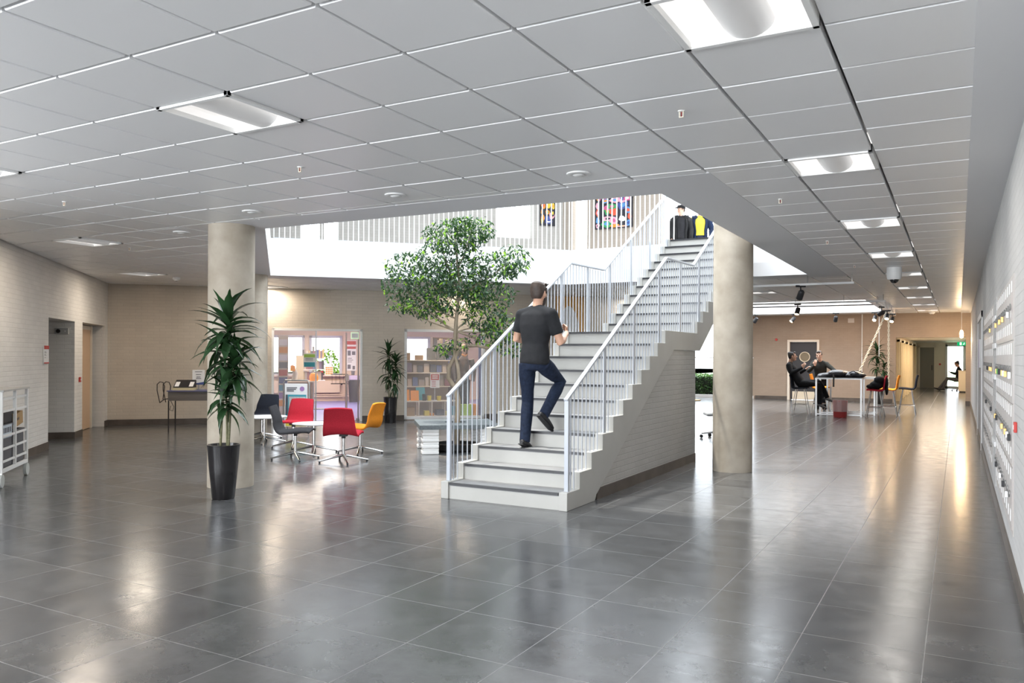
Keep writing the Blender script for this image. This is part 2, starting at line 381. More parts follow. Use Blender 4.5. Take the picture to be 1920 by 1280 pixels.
d = MB(); d.box(7.55, 7.66, .2, .26, 0, 2.08); d.box(9.2, 9.28, .2, .26, 0, 2.08); d.box(7.66, 9.2, .22, .25, 2.0, 2.08)
t = struct(place(d.build('door_1', mat('door_frame_cream', (.75, .68, .58), .5)), (*W1P, 0), A1), 'pale wooden door set in the left brick wall')
MB().box(7.67, 8.35, .235, .275, .01, 2.0).box(8.36, 9.19, .225, .265, .01, 2.0).build('door_leaf', mat('door_leaf_beech', (.72, .5, .32), .5), t)

# corridor beyond the far wall
CW = mat('corridor_paint', (.78, .7, .58), .6)
struct(MB().box(-2.15, -1.9, 30.3, 46, 0, 2.35).build('wall_corridor_left', CW), 'cream side wall of the far corridor')
struct(MB().box(.38, .6, 30.3, 46, 0, 2.35).build('wall_corridor_right', CW), 'cream right side wall of the far corridor')
struct(MB().box(-2.15, .6, 30.3, 46.3, 2.3, 2.5).build('ceiling_corridor', MT['white']), 'low white ceiling of the far corridor')
b = MB(); b.box(-2.15, -.58, 46, 46.2, 0, 2.3); b.box(-.58, .3, 46, 46.2, 2.2, 2.3); b.box(.3, .6, 46, 46.2, 0, 2.3)
struct(b.build('wall_corridor_end', CW), 'cream end wall of the far corridor')

# shop room behind the back-left wall
SH = mat('shop_paint', (.66, .52, .42), .6)
A2 = PI / 4; SP = (-15.75, 10.75)
b = MB()
xs = [(-1, 3.2), (4.1, 4.25), (5.2, 8.05), (8.85, 12)]
hs = [(3.31, 4.12, .86, 2.1), (4.38, 5.35, .86, 2.1), (7.2, 8.15, .86, 2.1)]
def holes_box(b, x0, x1, y0, y1, z0, z1, holes):
    X = sorted({x0, x1, *[h[0] for h in holes], *[h[1] for h in holes]}); Z = sorted({z0, z1, *[h[2] for h in holes], *[h[3] for h in holes]})
    for i in range(len(X) - 1):
        for j in range(len(Z) - 1):
            cx, cz = (X[i] + X[i + 1]) / 2, (Z[j] + Z[j + 1]) / 2
            if not any(h[0] < cx < h[1] and h[2] < cz < h[3] for h in holes): b.box(X[i], X[i + 1], y0, y1, Z[j], Z[j + 1])
# s of the shop windows measured along the rear wall, 8.3 m behind the front
SW = [(2.9, 4.17, .86, 2.1), (4.42, 5.37, .86, 2.1), (7.35, 8.3, .86, 2.1)]
holes_box(b, -1, 13, 8.3, 8.5, 0, 3.25, SW)
b.box(-1, -.8, .25, 8.3, 0, 3.25); b.box(12.3, 12.5, .25, 8.3, 0, 3.25)
struct(place(b.build('wall_shop', SH), (*SP, 0), A2), 'warm beige walls inside the book shop')
struct(place(MB().box(-.8, 12.3, .25, 8.3, 0, .004).build('floor_shop', mat('shop_lino', (.22, .22, .5), .3)), (*SP, 0), A2), 'blue floor of the book shop')
struct(place(MB().box(-.8, 12.3, .25, 8.3, 2.75, 2.8).build('ceiling_shop', MT['white']), (*SP, 0), A2), 'white ceiling of the book shop')

# upper hall
b = MB()
UW = mat('upper_brick', (.6, .56, .5), .7)
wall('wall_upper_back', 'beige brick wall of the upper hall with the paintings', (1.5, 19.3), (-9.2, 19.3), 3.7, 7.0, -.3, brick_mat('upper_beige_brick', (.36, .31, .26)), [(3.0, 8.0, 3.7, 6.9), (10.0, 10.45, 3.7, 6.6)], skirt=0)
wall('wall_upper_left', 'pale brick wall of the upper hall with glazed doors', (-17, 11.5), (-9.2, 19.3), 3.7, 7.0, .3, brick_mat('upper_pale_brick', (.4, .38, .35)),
     [(4.3, 4.75, 3.7, 6.3), (4.85, 5.2, 3.7, 6.3), (9.2, 10.2, 4.6, 6.3)], skirt=0)
struct(MB().box(-24, -17, 11.3, 11.5, 3.7, 7).box(-24, -23.8, -8, 11.3, 3.7, 7).box(-24, 2, -8.2, -8, 3.7, 7).box(1.5, 1.7, -8, 19.6, 3.7, 7).build('wall_upper_outer', MT['white']), 'white outer walls of the upper hall')
RO = [(-2, 6.2), (-7.6, 6.2), (-11.2, 10), (-11.2, 12.5), (-7.6, 16), (-2, 16)]
struct(MB().slab([(-24, -8.2), (1.7, -8.2), (1.7, 19.6), (-24, 19.6)], [RO], 7.0, 7.3).build('ceiling_upper', MT['white']), 'white roof of the upper hall with a large rooflight')
b = MB()
for k in range(5): b.bar((-3.2 - 1.9 * k, 6.2, 7.2), (-3.2 - 1.9 * k, 16, 7.2), .08, .16)
for k in range(3): b.bar((-2, 8.6 + 2.5 * k, 7.2), (-11.2, 8.6 + 2.5 * k, 7.2), .06, .12)
struct(b.build('window_1', MT['white']), 'white glazing bars of the large rooflight')

# outdoors
struct(MB().box(-60, 40, 47, 120, -.3, -.25).box(-80, -24, -40, 120, -.3, -.25).box(-24, 30, 31.5, 47, -.3, -.21).build('ground', noisy(mat('lawn', rough=.9), (.22, .3, .16), (.3, .38, .22), 2)), 'green lawn outside the building')
# ------------------------------------------------------------------ columns
def column(x, y, z1, label):
    o = MB().cyl((0, 0, 0), (0, 0, z1), .257, n=64).build('column', MT['concrete'], smooth=True); o.location = (x, y, 0)
    return tag(o, label, 'column', 'round concrete columns')
column(-7.36, 6.55, 3.0, 'round beige concrete column behind the tall potted plant')
column(-2.64, 10.83, 6.98, 'round beige concrete column right of the staircase')
column(-11.5, 10.75, 3.0, 'pale concrete column half hidden behind the plant column')

# ------------------------------------------------------------------ staircase
RZ, TR, Y0 = .168, .298, 7.115
XL, XR = -4.81, -3.33
st = thing('staircase', 'white two-flight staircase with dark treads and black nosings', 'staircase', (-4.07, Y0, 0))
def sp(b, name, m, parent=st, **k): return b.build(name, m, parent, shift=(-4.07, Y0, 0), **k)
YL = Y0 + 11 * TR - TR       # landing starts at the 11th riser
Y2 = 11.55
def stepy(k): return Y0 + k * TR if k < 11 else Y2 + (k - 11) * TR
NR = 22
for k in range(NR):
    y = stepy(k); z = k * RZ
    yn = stepy(k + 1) if k < 10 or 11 <= k < 21 else (Y2 if k == 10 else y + .45)
    sp(MB().box(XL + .088, XR - .088, y + .022, y + .05, z, z + RZ - .03), 'riser', MT['offwhite'])
    nm = 'landing' if k in (10, 21) else 'tread'
    sp(MB().box(XL + .088, XR - .088, y + .012, yn + .03, z + RZ - .03, z + RZ), nm, MT['tread'])
    sp(MB().box(XL + .1, XR - .1, y, y + .03, z + RZ - .022, z + RZ + .003), 'nosing', MT['nosing'])
def curb(x0, x1):
    pr = []
    for k in range(11):
        y, z = Y0 + k * TR - .004, k * RZ
        pr += [(y, z if k else 0), (y, z + RZ + .012)] if not k else [(y, z + .012), (y, z + RZ + .012)]
    zl = 11 * RZ + .012
    for k in range(11, 22):
        y = Y2 + (k - 11) * TR - .004; pr += [(y, k * RZ + .012), (y, (k + 1) * RZ + .012)]
    pr += [(15.0, 22 * RZ + .012), (15.0, 3.4), (14.6, 3.3), (Y2 + .15, 1.605), (10.45, 1.605), (7.84, .06), (7.8, 0)]
    return MB().prism(pr, x0, x1)
for a, c in ((XL, XL + .09), (XR - .09, XR)): sp(curb(a, c), 'stringer', MT['offwhite'], bevel=.004)
sp(MB().prism([(Y2 + .05, 1.62), (10.45, 1.62), (10.45, 1.66), (Y2 + .05, 1.66), (14.6, 3.34), (14.6, 3.3)], XL + .09, XR - .09), 'soffit', MT['offwhite'])
bw = sp(MB().prism([(7.9, 0), (11.5, 0), (11.5, 1.603), (10.47, 1.603), (7.9, .085)], XL + .02, XR - .012), 'support_wall', brick_mat('stair_brick', (.47, .455, .43)))
sp(MB().box(XR - .014, XR - .002, 7.87, 11.5, 0, .12), 'skirting', MT['skirt'])

def stair_rail(x, posts, label, ytop):
    r = thing('stair_railing', label, 'railing', (x, Y0, 0), group='stair railings')
    def rp(b, name, **k): return b.build(name, MT['rail'], r, shift=(x, Y0, 0), **k)
    sl = RZ / TR
    def top(y):
        if y < 10.25: return 1.094 + (y - 7.187) * sl
        if y < 11.47: return 2.82
        return 2.84 + (y - 11.47) * sl
    def base(y):
        if y < YL: return RZ * (math.floor((y - Y0) / TR) + 1) + .012
        if y < Y2: return 11 * RZ + .012
        return RZ * (min(21, 11 + math.floor((y - Y2) / TR)) + 1) + .012
    hb = MB(); pts = [(7.165, top(7.165)), (10.25, 2.82), (11.47, 2.84), (ytop, top(ytop))]
    for (a, za), (c, zc) in zip(pts, pts[1:]): hb.bar((x, a, za), (x, c, zc), .045, .022)
    rp(hb, 'handrail', bevel=.003)
    for y in posts: rp(MB().box(x - .008, x + .008, y - .032, y + .032, base(y), top(y) - .008) if y > 7.3 else MB().box(x - .022, x + .022, y - .008, y + .03, base(y), top(y)), 'post', bevel=.002)
    y = Y0 + .0497 + .12
    k = 0
    while y < ytop - .03:
        if all(abs(y - p) > .05 for p in posts): rp(MB().cyl((x, y, base(y)), (x, y, top(y) - .01), .0068, n=8), 'baluster', smooth=True)
        k += 1; y = Y0 + .0497 + .0993 * k + .1
stair_rail(-3.375, [7.187, 8.15, 9.056, 9.962, 10.852, 11.762, 12.67, 13.58, 14.5], 'white railing on the side of the stairs nearest the round column', 14.55)
stair_rail(-4.765, [7.187, 8.15, 9.056, 9.962, 10.852, 11.72, 12.63, 13.54, 14.5], 'white railing on the side of the stairs nearest the fig tree', 14.55)

# upper floor railings
def balcony(P0, P1, label):
    P0, P1 = V(P0), V(P1); d = (P1 - P0); Lg = d.length; d.normalize()
    r = thing('balcony_railing', label, 'railing', (P0.x, P0.y, 3.7), math.atan2(d.y, d.x), 'upper floor railings')
    MB().box(0, Lg, -.02, .02, 1.15, 1.17).build('handrail', MT['rail'], r)
    MB().box(0, Lg, -.03, .03, 0, .02).build('base_rail', MT['rail'], r)
    n = int(Lg / .098)
    for k in range(n + 1): MB().box(k * Lg / n - .008, k * Lg / n + .008, -.012, .012, .02, 1.15).build('baluster', MT['white'], r)
balcony((-11.28, 11.04), (-7.1, 15.2), 'white upper floor railing running behind the fig tree crown')
balcony((-7.05, 15.22), (-4.86, 15.22), 'white upper floor railing in front of the large painting')

# ------------------------------------------------------------------ ceiling fittings
def lamp_proto():
    t = thing('ceiling_luminaire', 'square recessed luminaire', 'ceiling lamp')
    w = GW / 2 - .004; h = GD / 2 - .004
    f = MB()
    for s_ in (-1, 1): f.box(-w, w, s_ * h, s_ * (h - .03), -.012, .05); f.box(s_ * w, s_ * (w - .03), -h, h, -.012, .05)
    f.build('frame', MT['white'], t, bevel=.002)
    # two curved reflector troughs and end plates
    b = MB(); n = 12
    for s_ in (-1, 1):
        x0, x1 = s_ * .07, s_ * (w - .03); prev = None
        for k in range(n + 1):
            u = k / n; x = x0 + (x1 - x0) * u; z = .02 + .1 * math.sin(PI * u) ** .8
            if prev: b.add([(prev[0], -h + .03, prev[1]), (x, -h + .03, z), (x, h - .03, z), (prev[0], h - .03, prev[1])], [(0, 1, 2, 3)])
            prev = (x, z)
    b.build('reflector', MT['reflector'], t, normals=False, smooth='all')
    MB().box(-w + .03, w - .03, h - .034, h - .03, 0, .13).box(-w + .03, w - .03, -h + .03, -h + .034, 0, .13).box(-w, w, -h, h, .13, .135).build('housing', MT['reflector'], t)
    b = MB(); b.tube([(0, -h + .035, .045), (0, h - .035, .045)], .115, 24)
    b.v = [(x, y, .06 + (z - .045) * .62) for x, y, z in b.v]
    b.build('diffuser', MT['lens'], t, smooth=True)
    return t
cam_in = []
lp = None
def seen(x, y):
    c = math.cos(YAW); s_ = math.sin(YAW); dpt = -s_ * x + c * y; lat = c * x + s_ * y
    return dpt > .6 and abs(lat / dpt) < .72
ORDN = 'closest second third fourth fifth sixth seventh eighth ninth tenth'.split()
vis = []
for i, j, cx, cy in lights:
    if seen(cx, cy) and cy < 30: vis.append((i, j, cx, cy))
cnt = {}
for i, j, cx, cy in sorted(vis, key=lambda q: q[3]):
    k = cnt.get(i, 0); cnt[i] = k + 1
    if lp is None: lp = lamp_proto(); o = lp; o.location = (cx, cy, 3.0)
    else: o = dup(lp, (cx, cy, 3.0))
    row = {2: 'beside the locker wall', -3: 'crossing the stairs', -8: 'between the column and the left wall', -13: 'in front of the left doorways'}.get(i, 'towards the back-left corner')
    o['label'] = '%s square recessed ceiling light in the row %s' % (ORDN[k], row)
    o['group'] = 'recessed ceiling lights'
for i, j, cx, cy in lights:
    if -7.5 < cy < 29: light('luminaire_light', 'AREA', (cx, cy, 2.97), (15 if cy < 7 else 20 if cx < -8 and cy < 14 else 7) if cy < 20 else 6, (1, .95, .88) if cx > -8 else (1, .86, .7), (.5, .5), (cx, cy, 0))
# ------------------------------------------------------------------ people
SKIN = noisy(mat('skin', rough=.5), (.5, .28, .19), (.56, .33, .23), 6); SKIN2 = mat('skin_light', (.58, .36, .27), .5)
def cloth(name, c, v=.75, sc_=14): return noisy(mat(name, rough=.85, spec=.2), [x * v for x in c], c, sc_, 5, .3, .006)
def hair_mat(name, c): return noisy(mat(name, rough=.6), [x * .5 for x in c], c, 40, 4, .5, .004)
def bake(b, name, m, parent, voxel, smooth=4, shift=None):
    o = b.build('tmp_' + name, m, None, shift=shift)
    r = o.modifiers.new('r', 'REMESH'); r.mode = 'VOXEL'; r.voxel_size = voxel
    s_ = o.modifiers.new('s', 'SMOOTH'); s_.factor = .5; s_.iterations = smooth
    dg = bpy.context.evaluated_depsgraph_get(); dg.update()
    me = bpy.data.meshes.new_from_object(o.evaluated_get(dg)); me.name = name
    bpy.data.objects.remove(o)
    me.materials.clear(); me.materials.append(m); me.polygons.foreach_set('use_smooth', [True] * len(me.polygons))
    n = bpy.data.objects.new(name, me); COL.objects.link(n); n.parent = parent
    return n
def hand(b, w, d, pn, side, curl=.5, s=1.0):
    # w wrist, d finger direction, pn palm normal (where the palm looks), side +1: thumb towards d x pn
    w, d, pn = V(w), V(d).normalized(), V(pn); pn = (pn - d * pn.dot(d)).normalized(); t = d.cross(pn) * side
    b.tube([w - d * .02, w + d * .02, w + d * .055, w + d * .092], [(.027 * s, .02 * s), (.034 * s, .019 * s), (.042 * s, .017 * s), (.041 * s, .014 * s)], 12, flat=t)
    for k, (off, ln) in enumerate(((.031, .07), (.0105, .078), (-.0105, .073), (-.031, .058))):
        p = w + d * .088 + t * off; c = curl * (1 + .12 * k); pts = [p - d * .02, p]
        a = 0
        for q in (.42, .32, .26):
            a += c * .62; p = p + (d * math.cos(a) + pn * math.sin(a)) * ln * q; pts.append(p)
        b.tube(pts, [.0095, .0095, .0088, .008, .0065], 8)
    p = w + d * .022 + t * .028
    b.tube([p - t * .01, p + (d * .6 + t * .8).normalized() * .035, p + (d * .6 + t * .8).normalized() * .035 + (d * .9 + pn * .5).normalized() * .028, p + (d * .6 + t * .8).normalized() * .035 + (d * .9 + pn * .5).normalized() * .05], [.014, .012, .0105, .008], 8)
def head(b, c, fw, up, s=1.0):
    c, fw, up = V(c), V(fw).normalized(), V(up).normalized(); fw = (fw - up * fw.dot(up)).normalized(); rt = fw.cross(up)
    def p(x, y, z): return c + (rt * x + fw * y + up * z) * s
    # skull and jaw as sections from crown to chin
    secs = [(.118, .0, .012, .014), (.112, -.006, .045, .052), (.09, -.008, .066, .082), (.055, -.006, .076, .096), (.015, -.003, .077, .097), (-.025, .006, .072, .088), (-.06, .016, .062, .074), (-.09, .03, .048, .056), (-.108, .042, .03, .034), (-.116, .046, .012, .016)]
    b.tube([p(0, y, z) for z, y, a, q in secs], [(a * s, q * s) for z, y, a, q in secs], 20, flat=rt)
    b.tube([p(0, .088, .02), p(0, .1, .0), p(0, .117, -.022), p(0, .1, -.032)], [.009 * s, .011 * s, .015 * s, .009 * s], 8)       # nose
    for x in (-1, 1):
        b.ball(p(x * .079, -.008, -.003), (.01 * s, .018 * s, .032 * s), 10, 8)                                                 # ears
        b.tube([p(x * .012, .087, .026), p(x * .032, .09, .032), p(x * .052, .076, .026)], .008 * s, 8)                            # brow
        b.ball(p(x * .03, .078, .006), .012 * s, 10, 6)
        b.ball(p(x * .04, .062, -.03), .02 * s, 10, 6)
    b.tube([p(-.024, .084, -.056), p(0, .096, -.054), p(.024, .084, -.056)], .0075 * s, 8)                                       # mouth
    b.ball(p(0, .078, -.092), .018 * s, 10, 6)
    return p, rt
def person(name, label, root, J, top, legs, shoe, hairm, skin=SKIN, rz=0, sleeves='short', beard=None, cap=None, jacket=None, vox=.009, hairstyle='short', s=1.0, group=None, tail=False):
    t = thing('person', label, 'person', root, rz, group)
    b = MB(); g = {k: V(v) if isinstance(v, (tuple, list)) and len(v) == 3 else v for k, v in J.items()}
    latS = (g['shR'] - g['shL']).normalized(); latH = (g['hipR'] - g['hipL']).normalized()
    hipc = (g['hipR'] + g['hipL']) / 2; shc = (g['shR'] + g['shL']) / 2; nk = g['neck']; hc = g['head']
    wa = hipc.lerp(shc, .38) + V(J.get('bend', (0, 0, 0))); ch = hipc.lerp(shc, .75) + V(J.get('bend', (0, 0, 0))) * .6
    up = (hc - nk).normalized()
    sw = (g['shR'] - g['shL']).length / 2
    def torso(b, e, z0=0):
        dn = (hipc - wa).normalized()
        hm = J.get('hem') if e > 0 else None
        b.tube(([hipc.lerp(wa, .38), hipc.lerp(wa, .45)] if hm else [hipc + dn * (.07 + z0), hipc]) + [hipc.lerp(wa, .6), wa, wa.lerp(ch, .5), ch, shc - (shc - ch) * .15, shc + up * .035],
               [(.15 + e, .1 + e), (.168 + e, .115 + e), (.158 + e, .108 + e), (.145 + e, .1 + e), (.165 + e, .112 + e), (sw * .96 + e, .12 + e), (sw * 1.0 + e, .1 + e), (sw * .62, .065 + e)], 24, flat=latS.lerp(latH, .3))
        b.tube([g['shL'] - up * .015, g['shL'].lerp(shc, .5) + up * .012, shc + up * .045, g['shR'].lerp(shc, .5) + up * .012, g['shR'] - up * .015], [.058 + e, .06 + e, .058 + e, .06 + e, .058 + e], 14)
    torso(b, -.012)
    b.tube([shc - up * .02, nk, hc - up * .05 * s], [.066, .056, .056], 14)
    hp, rt = head(b, hc, g['face'], g.get('headup', V((0, 0, 1))), s)
    def limb(b, A, B, C, ra, rb, rc, e=0, end=1.0):
        A, B, C = V(A), V(B), V(C)
        b.tube([A, A.lerp(B, .3), A.lerp(B, .7), B, B.lerp(C, .25), B.lerp(C, .65), B.lerp(C, end)], [ra + e, ra * 1.02 + e, ra * .2 + rb * .8 + e, rb + e, rb * 1.04 + e, rb * .35 + rc * .65 + e, rc + e], 14)
    for S in 'LR':
        limb(b, g['sh' + S], g['el' + S], g['wr' + S], .055, .046, .029, -.001)
        d = g['fi' + S]; hand(b, g['wr' + S], d, g['pn' + S], 1 if S == 'R' else -1, J.get('curl', .6))
        limb(b, g['hip' + S], g['kn' + S], g['an' + S], .085, .058, .04, -.006)
        f = g['an' + S]; td = V(g['toe' + S]) - f
        b.tube([f, f + td * .4], [.03, .02], 10)
    bake(b, 'body', skin, t, min(vox, .006), 2)
    # trousers
    b = MB()
    b.tube([hipc + (wa - hipc) * .55, hipc, hipc - (wa - hipc).normalized() * .08], [(.15, .105), (.166, .118), (.15, .11)], 20, flat=latH)
    for S in 'LR':
        A, B_, C_ = g['hip' + S], g['kn' + S], g['an' + S]
        limb(b, A, B_, C_ - (B_ - C_).normalized() * .03, .092, .066, .058, .002)
    bake(b, 'trousers', legs, t, vox, 3)
    # top
    b = MB(); torso(b, .014, -.05)
    for S in 'LR':
        A, B_, C_ = g['sh' + S], g['el' + S], g['wr' + S]
        b.ball(A.lerp(B_, .04), (.076, .076, .076), 14, 10)
        if sleeves == 'short': b.tube([A, A.lerp(B_, .35), A.lerp(B_, .72)], [.074, .072, .07], 14)
        else: limb(b, A, B_, C_, .064, .054, .04, .002)
    bake(b, 'jacket' if sleeves == 'long' and jacket is None else 'shirt', top, t, vox, 24)
    if jacket:      # open jacket: shell around the torso with a front gap
        b = MB(); fwd = V(g['face']); fl = latS.cross(V((0, 0, 1))) * -1
        n = 18
        secs = [(hipc - V((0, 0, .06)), .19, .135), (hipc, .185, .135), (wa, .175, .128), (ch, sw * .95 + .03, .142), (shc - V((0, 0, .03)), sw * .9 + .03, .125), (shc + V((0, 0, .045)), sw * .45, .085)]
        vs = []
        for c_, a, q in secs:
            for k in range(n + 1):
                th = PI / 2 + .62 + (2 * PI - 1.24) * k / n
                vs.append(c_ + latS * a * math.cos(th) + J['fwd'] * q * math.sin(th))
        m_ = n + 1
        b.add(vs, [(i * m_ + k, i * m_ + k + 1, (i + 1) * m_ + k + 1, (i + 1) * m_ + k) for i in range(len(secs) - 1) for k in range(n)])
        for S in 'LR':
            limb(b, g['sh' + S] - V((0, 0, .01)), g['el' + S], g['wr' + S], .078, .062, .047, .002)
            b.tube([g['sh' + S], g['sh' + S].lerp(shc, .35) + up * .01, g['sh' + S].lerp(shc, .66) + up * .045], [.08, .08, .062], 12)
        jo = b.build('jacket', jacket, t, smooth='all', normals=False); so = jo.modifiers.new('s', 'SOLIDIFY'); so.thickness = .012; so.offset = 1
    # shoes
    for S in 'LR':
        f = V(g['an' + S]); td = V(g['toe' + S]) - f; fd = td.normalized(); hd = V((0, 0, -1)); hd = (hd - fd * hd.dot(fd)).normalized() if abs(fd.z) < .95 else V((0, 1, 0))
        lat = fd.cross(hd); b = MB()
        heel = f - fd * .065 + hd * .045
        b.tube([heel - fd * .012, heel + fd * .02, f + hd * .04 + fd * .08, f + hd * .052 + fd * .15, f + hd * .058 + fd * .2, f + hd * .06 + fd * .222], [(.024, .022), (.035, .036), (.042, .034), (.046, .026), (.038, .02), (.02, .014)], 14, flat=lat)
        b.tube([f + hd * .035, f - hd * .03], [.045, .043], 12)
        so = bake(b, 'shoe', shoe, t, .007, 2)
        MB().tube([heel - fd * .02 + hd * .03, f + hd * .078 + fd * .08, f + hd * .08 + fd * .2, f + hd * .078 + fd * .232], [(.034, .008), (.044, .008), (.044, .008), (.02, .006)], 12, flat=lat).build('sole', MT['black'], so, smooth=True)
    # hair
    if hairstyle:
        b = MB(); dn = {'short': (.123, .1), 'crop': (.12, .094), 'pony': (.122, .102)}[hairstyle]
        secs = [(.132, -.008, .03, .035), (.125, -.01, .058, .066), (.1, -.02, .08, .09), (.06, -.034, .087, .084), (.02, -.048, .084, .066), (-.02, -.058, .074, .048), (-.05, -.06, .055, .034)]
        b.tube([hp(0, y, z) for z, y, a, q in secs], [(a * s, q * s) for z, y, a, q in secs], 18, flat=rt)
        b.tube([hp(-.05, .06, .098), hp(0, .075, .112), hp(.05, .06, .098)], .024 * s, 10)
        for x in (-1, 1): b.tube([hp(x * .07, .03, .07), hp(x * .078, .02, .03), hp(x * .077, .02, .0)], [.018, .012, .008], 8)
        if hairstyle == 'pony': b.ball(hp(0, -.13, .05), (.045, .045, .04)); b.tube([hp(0, -.14, .05), hp(0, -.17, -.03), hp(0, -.15, -.12)], [.03, .03, .012], 10)
        bake(b, 'hair', hairm, t, .007, 2)
    if beard:
        b = MB(); secs = [(-.035, .02, .075, .072), (-.07, .032, .066, .068), (-.105, .044, .05, .05), (-.135, .052, .026, .03)]
        b.tube([hp(0, y, z) for z, y, a, q in secs], [(a * s, q * s) for z, y, a, q in secs], 18, flat=rt)
        b.tube([hp(-.03, .096, -.044), hp(0, .106, -.04), hp(.03, .096, -.044)], .009, 8)
        bake(b, 'beard', beard, t, .006, 2)
    if cap:
        b = MB(); secs = [(.155, -.006, .04, .045), (.145, -.008, .075, .085), (.118, -.01, .094, .112), (.07, -.008, .1, .118), (.048, -.006, .1, .118)]
        b.tube([hp(0, y, z) for z, y, a, q in secs], [(a * s, q * s) for z, y, a, q in secs], 20, flat=rt)
        co = bake(b, 'cap', cap, t, .007, 2)
        MB().tube([hp(0, .07, .066), hp(0, .13, .07), hp(0, .2, .058)], [(.082, .012), (.078, .01), (.045, .007)], 14, flat=rt).build('cap_peak', cap, co, smooth=True)
    for x in (-1, 1):
        e = MB().ball(hp(x * .03, .0895, .008), .0075 * s, 8, 6); e.build('eye', mat_eye, t, smooth=True)
    return t
mat_eye = mat('eye_dark', (.03, .02, .015), .2)

# man climbing, seen from behind: local x right, y up the stairs, z from tread 3
DENIM = cloth('dark_denim', (.016, .025, .052), .5, 30); TEE = cloth('black_tee', (.022, .023, .026), .7); BLK = cloth('black_cloth', (.012, .012, .014)); SHOE = mat('black_shoe', (.012, .012, .014), .5)
HB = hair_mat('dark_brown_hair', (.055, .035, .025)); HD = hair_mat('black_hair', (.02, .015, .012))
person('climber', 'person in black t-shirt and dark jeans climbing the white stairs, seen from behind', (-4.12, 7.87, .504), dict(
    hipL=(-.09, .05, .93), hipR=(.09, .07, .93), knL=(-.1, .09, .5), anL=(-.085, -.0, .085), toeL=(-.09, .14, .03),
    knR=(.15, .42, .72), anR=(.12, .07, .375), toeR=(.15, .2, .275),
    shL=(-.19, .12, 1.485), shR=(.19, .08, 1.485), neck=(0, .11, 1.56), head=(.01, .15, 1.705), face=(.12, 1, .02), headup=(0, -.06, 1),
    elL=(-.265, .12, 1.2), wrL=(-.14, .34, 1.2), elR=(.29, .12, 1.16), wrR=(.24, .38, 1.27),
    fiL=(.75, .6, .2), pnL=(0, .1, 1), fiR=(-.3, .6, .5), pnR=(-.9, -.1, .3), curl=.7),
    TEE, DENIM, SHOE, HB, beard=HB, vox=.009)
ph = tag(place(MB().box(-.036, .036, -.004, .004, -.075, .075).build('smartphone', mat('phone_white', (.75, .75, .75), .3), bevel=.003), (-4.03, 8.29, 1.87)), 'white phone held in both hands by the climbing person', 'phone'); ph.rotation_euler = (-.9, 0, .1)

# two people at the head of the stairs (facing the camera)
person('p', 'person in black cap and open black leather jacket standing at the stair head', (-6.42, 20.7, 3.7), dict(
    hipL=(-.09, 0, .93), hipR=(.09, 0, .93), knL=(-.1, .03, .5), anL=(-.1, 0, .08), toeL=(-.12, .15, .03), knR=(.1, .03, .5), anR=(.1, 0, .08), toeR=(.12, .15, .03),
    shL=(-.19, 0, 1.45), shR=(.19, 0, 1.45), neck=(0, .01, 1.52), head=(0, .03, 1.67), face=(.75, .6, 0), fwd=V((0, 1, 0)),
    elL=(-.26, 0, 1.16), wrL=(-.25, .09, .92), elR=(.26, 0, 1.16), wrR=(.24, .09, .92), fiL=(0, .1, -1), pnL=(1, 0, 0), fiR=(0, .1, -1), pnR=(-1, 0, 0)),
    cloth('charcoal_tee', (.022, .022, .025)), BLK, SHOE, HB, skin=SKIN2, rz=PI + .3, jacket=mat('black_leather', (.01, .01, .011), .65, spec=.25), cap=BLK, vox=.012)
person('p', 'person in bright yellow t-shirt and open navy jacket standing at the stair head', (-5.98, 20.95, 3.7), dict(
    hipL=(-.09, 0, .93), hipR=(.09, 0, .93), knL=(-.1, .03, .5), anL=(-.1, 0, .08), toeL=(-.12, .15, .03), knR=(.1, .03, .5), anR=(.1, 0, .08), toeR=(.12, .15, .03),
    shL=(-.2, 0, 1.45), shR=(.2, 0, 1.45), neck=(0, .01, 1.52), head=(0, .03, 1.67), face=(.3, 1, 0), fwd=V((0, 1, 0)), hem=1,
    elL=(-.3, 0, 1.17), wrL=(-.29, .12, .93), elR=(.28, 0, 1.17), wrR=(.25, .12, .93), fiL=(0, .1, -1), pnL=(1, 0, 0), fiR=(0, .1, -1), pnR=(-1, 0, 0)),
    cloth('yellow_tee', (.75, .6, .06), .85), cloth('navy_trousers', (.02, .025, .05)), SHOE, HB, skin=SKIN2, rz=PI + .3, jacket=cloth('navy_jacket', (.012, .022, .055)), vox=.012)

# group at the high tables
person('p', 'person in black hooded top leaning back on a high chair at the table', (-3.72, 22.75, 0), dict(
    hipL=(-.09, 0, .82), hipR=(.09, 0, .82), knL=(-.12, .46, .86), anL=(-.06, .66, .46), toeL=(-.06, .8, .42), knR=(.1, .48, .8), anR=(.1, .5, .3), toeR=(.1, .66, .24),
    shL=(-.2, -.3, 1.3), shR=(.2, -.28, 1.3), neck=(0, -.28, 1.38), head=(0, -.22, 1.53), face=(-.25, 1, .05), headup=(0, -.15, 1),
    elL=(-.27, -.1, 1.08), wrL=(-.14, .12, 1.2), elR=(.3, -.18, 1.1), wrR=(.2, .08, 1.24), fiL=(.3, .6, .6), pnL=(0, .5, -.6), fiR=(0, .4, .9), pnR=(-1, .2, 0), curl=.6),
    BLK, BLK, mat('grey_trainer', (.2, .2, .2), .5), HD, rz=-PI / 2, sleeves='long', vox=.012)
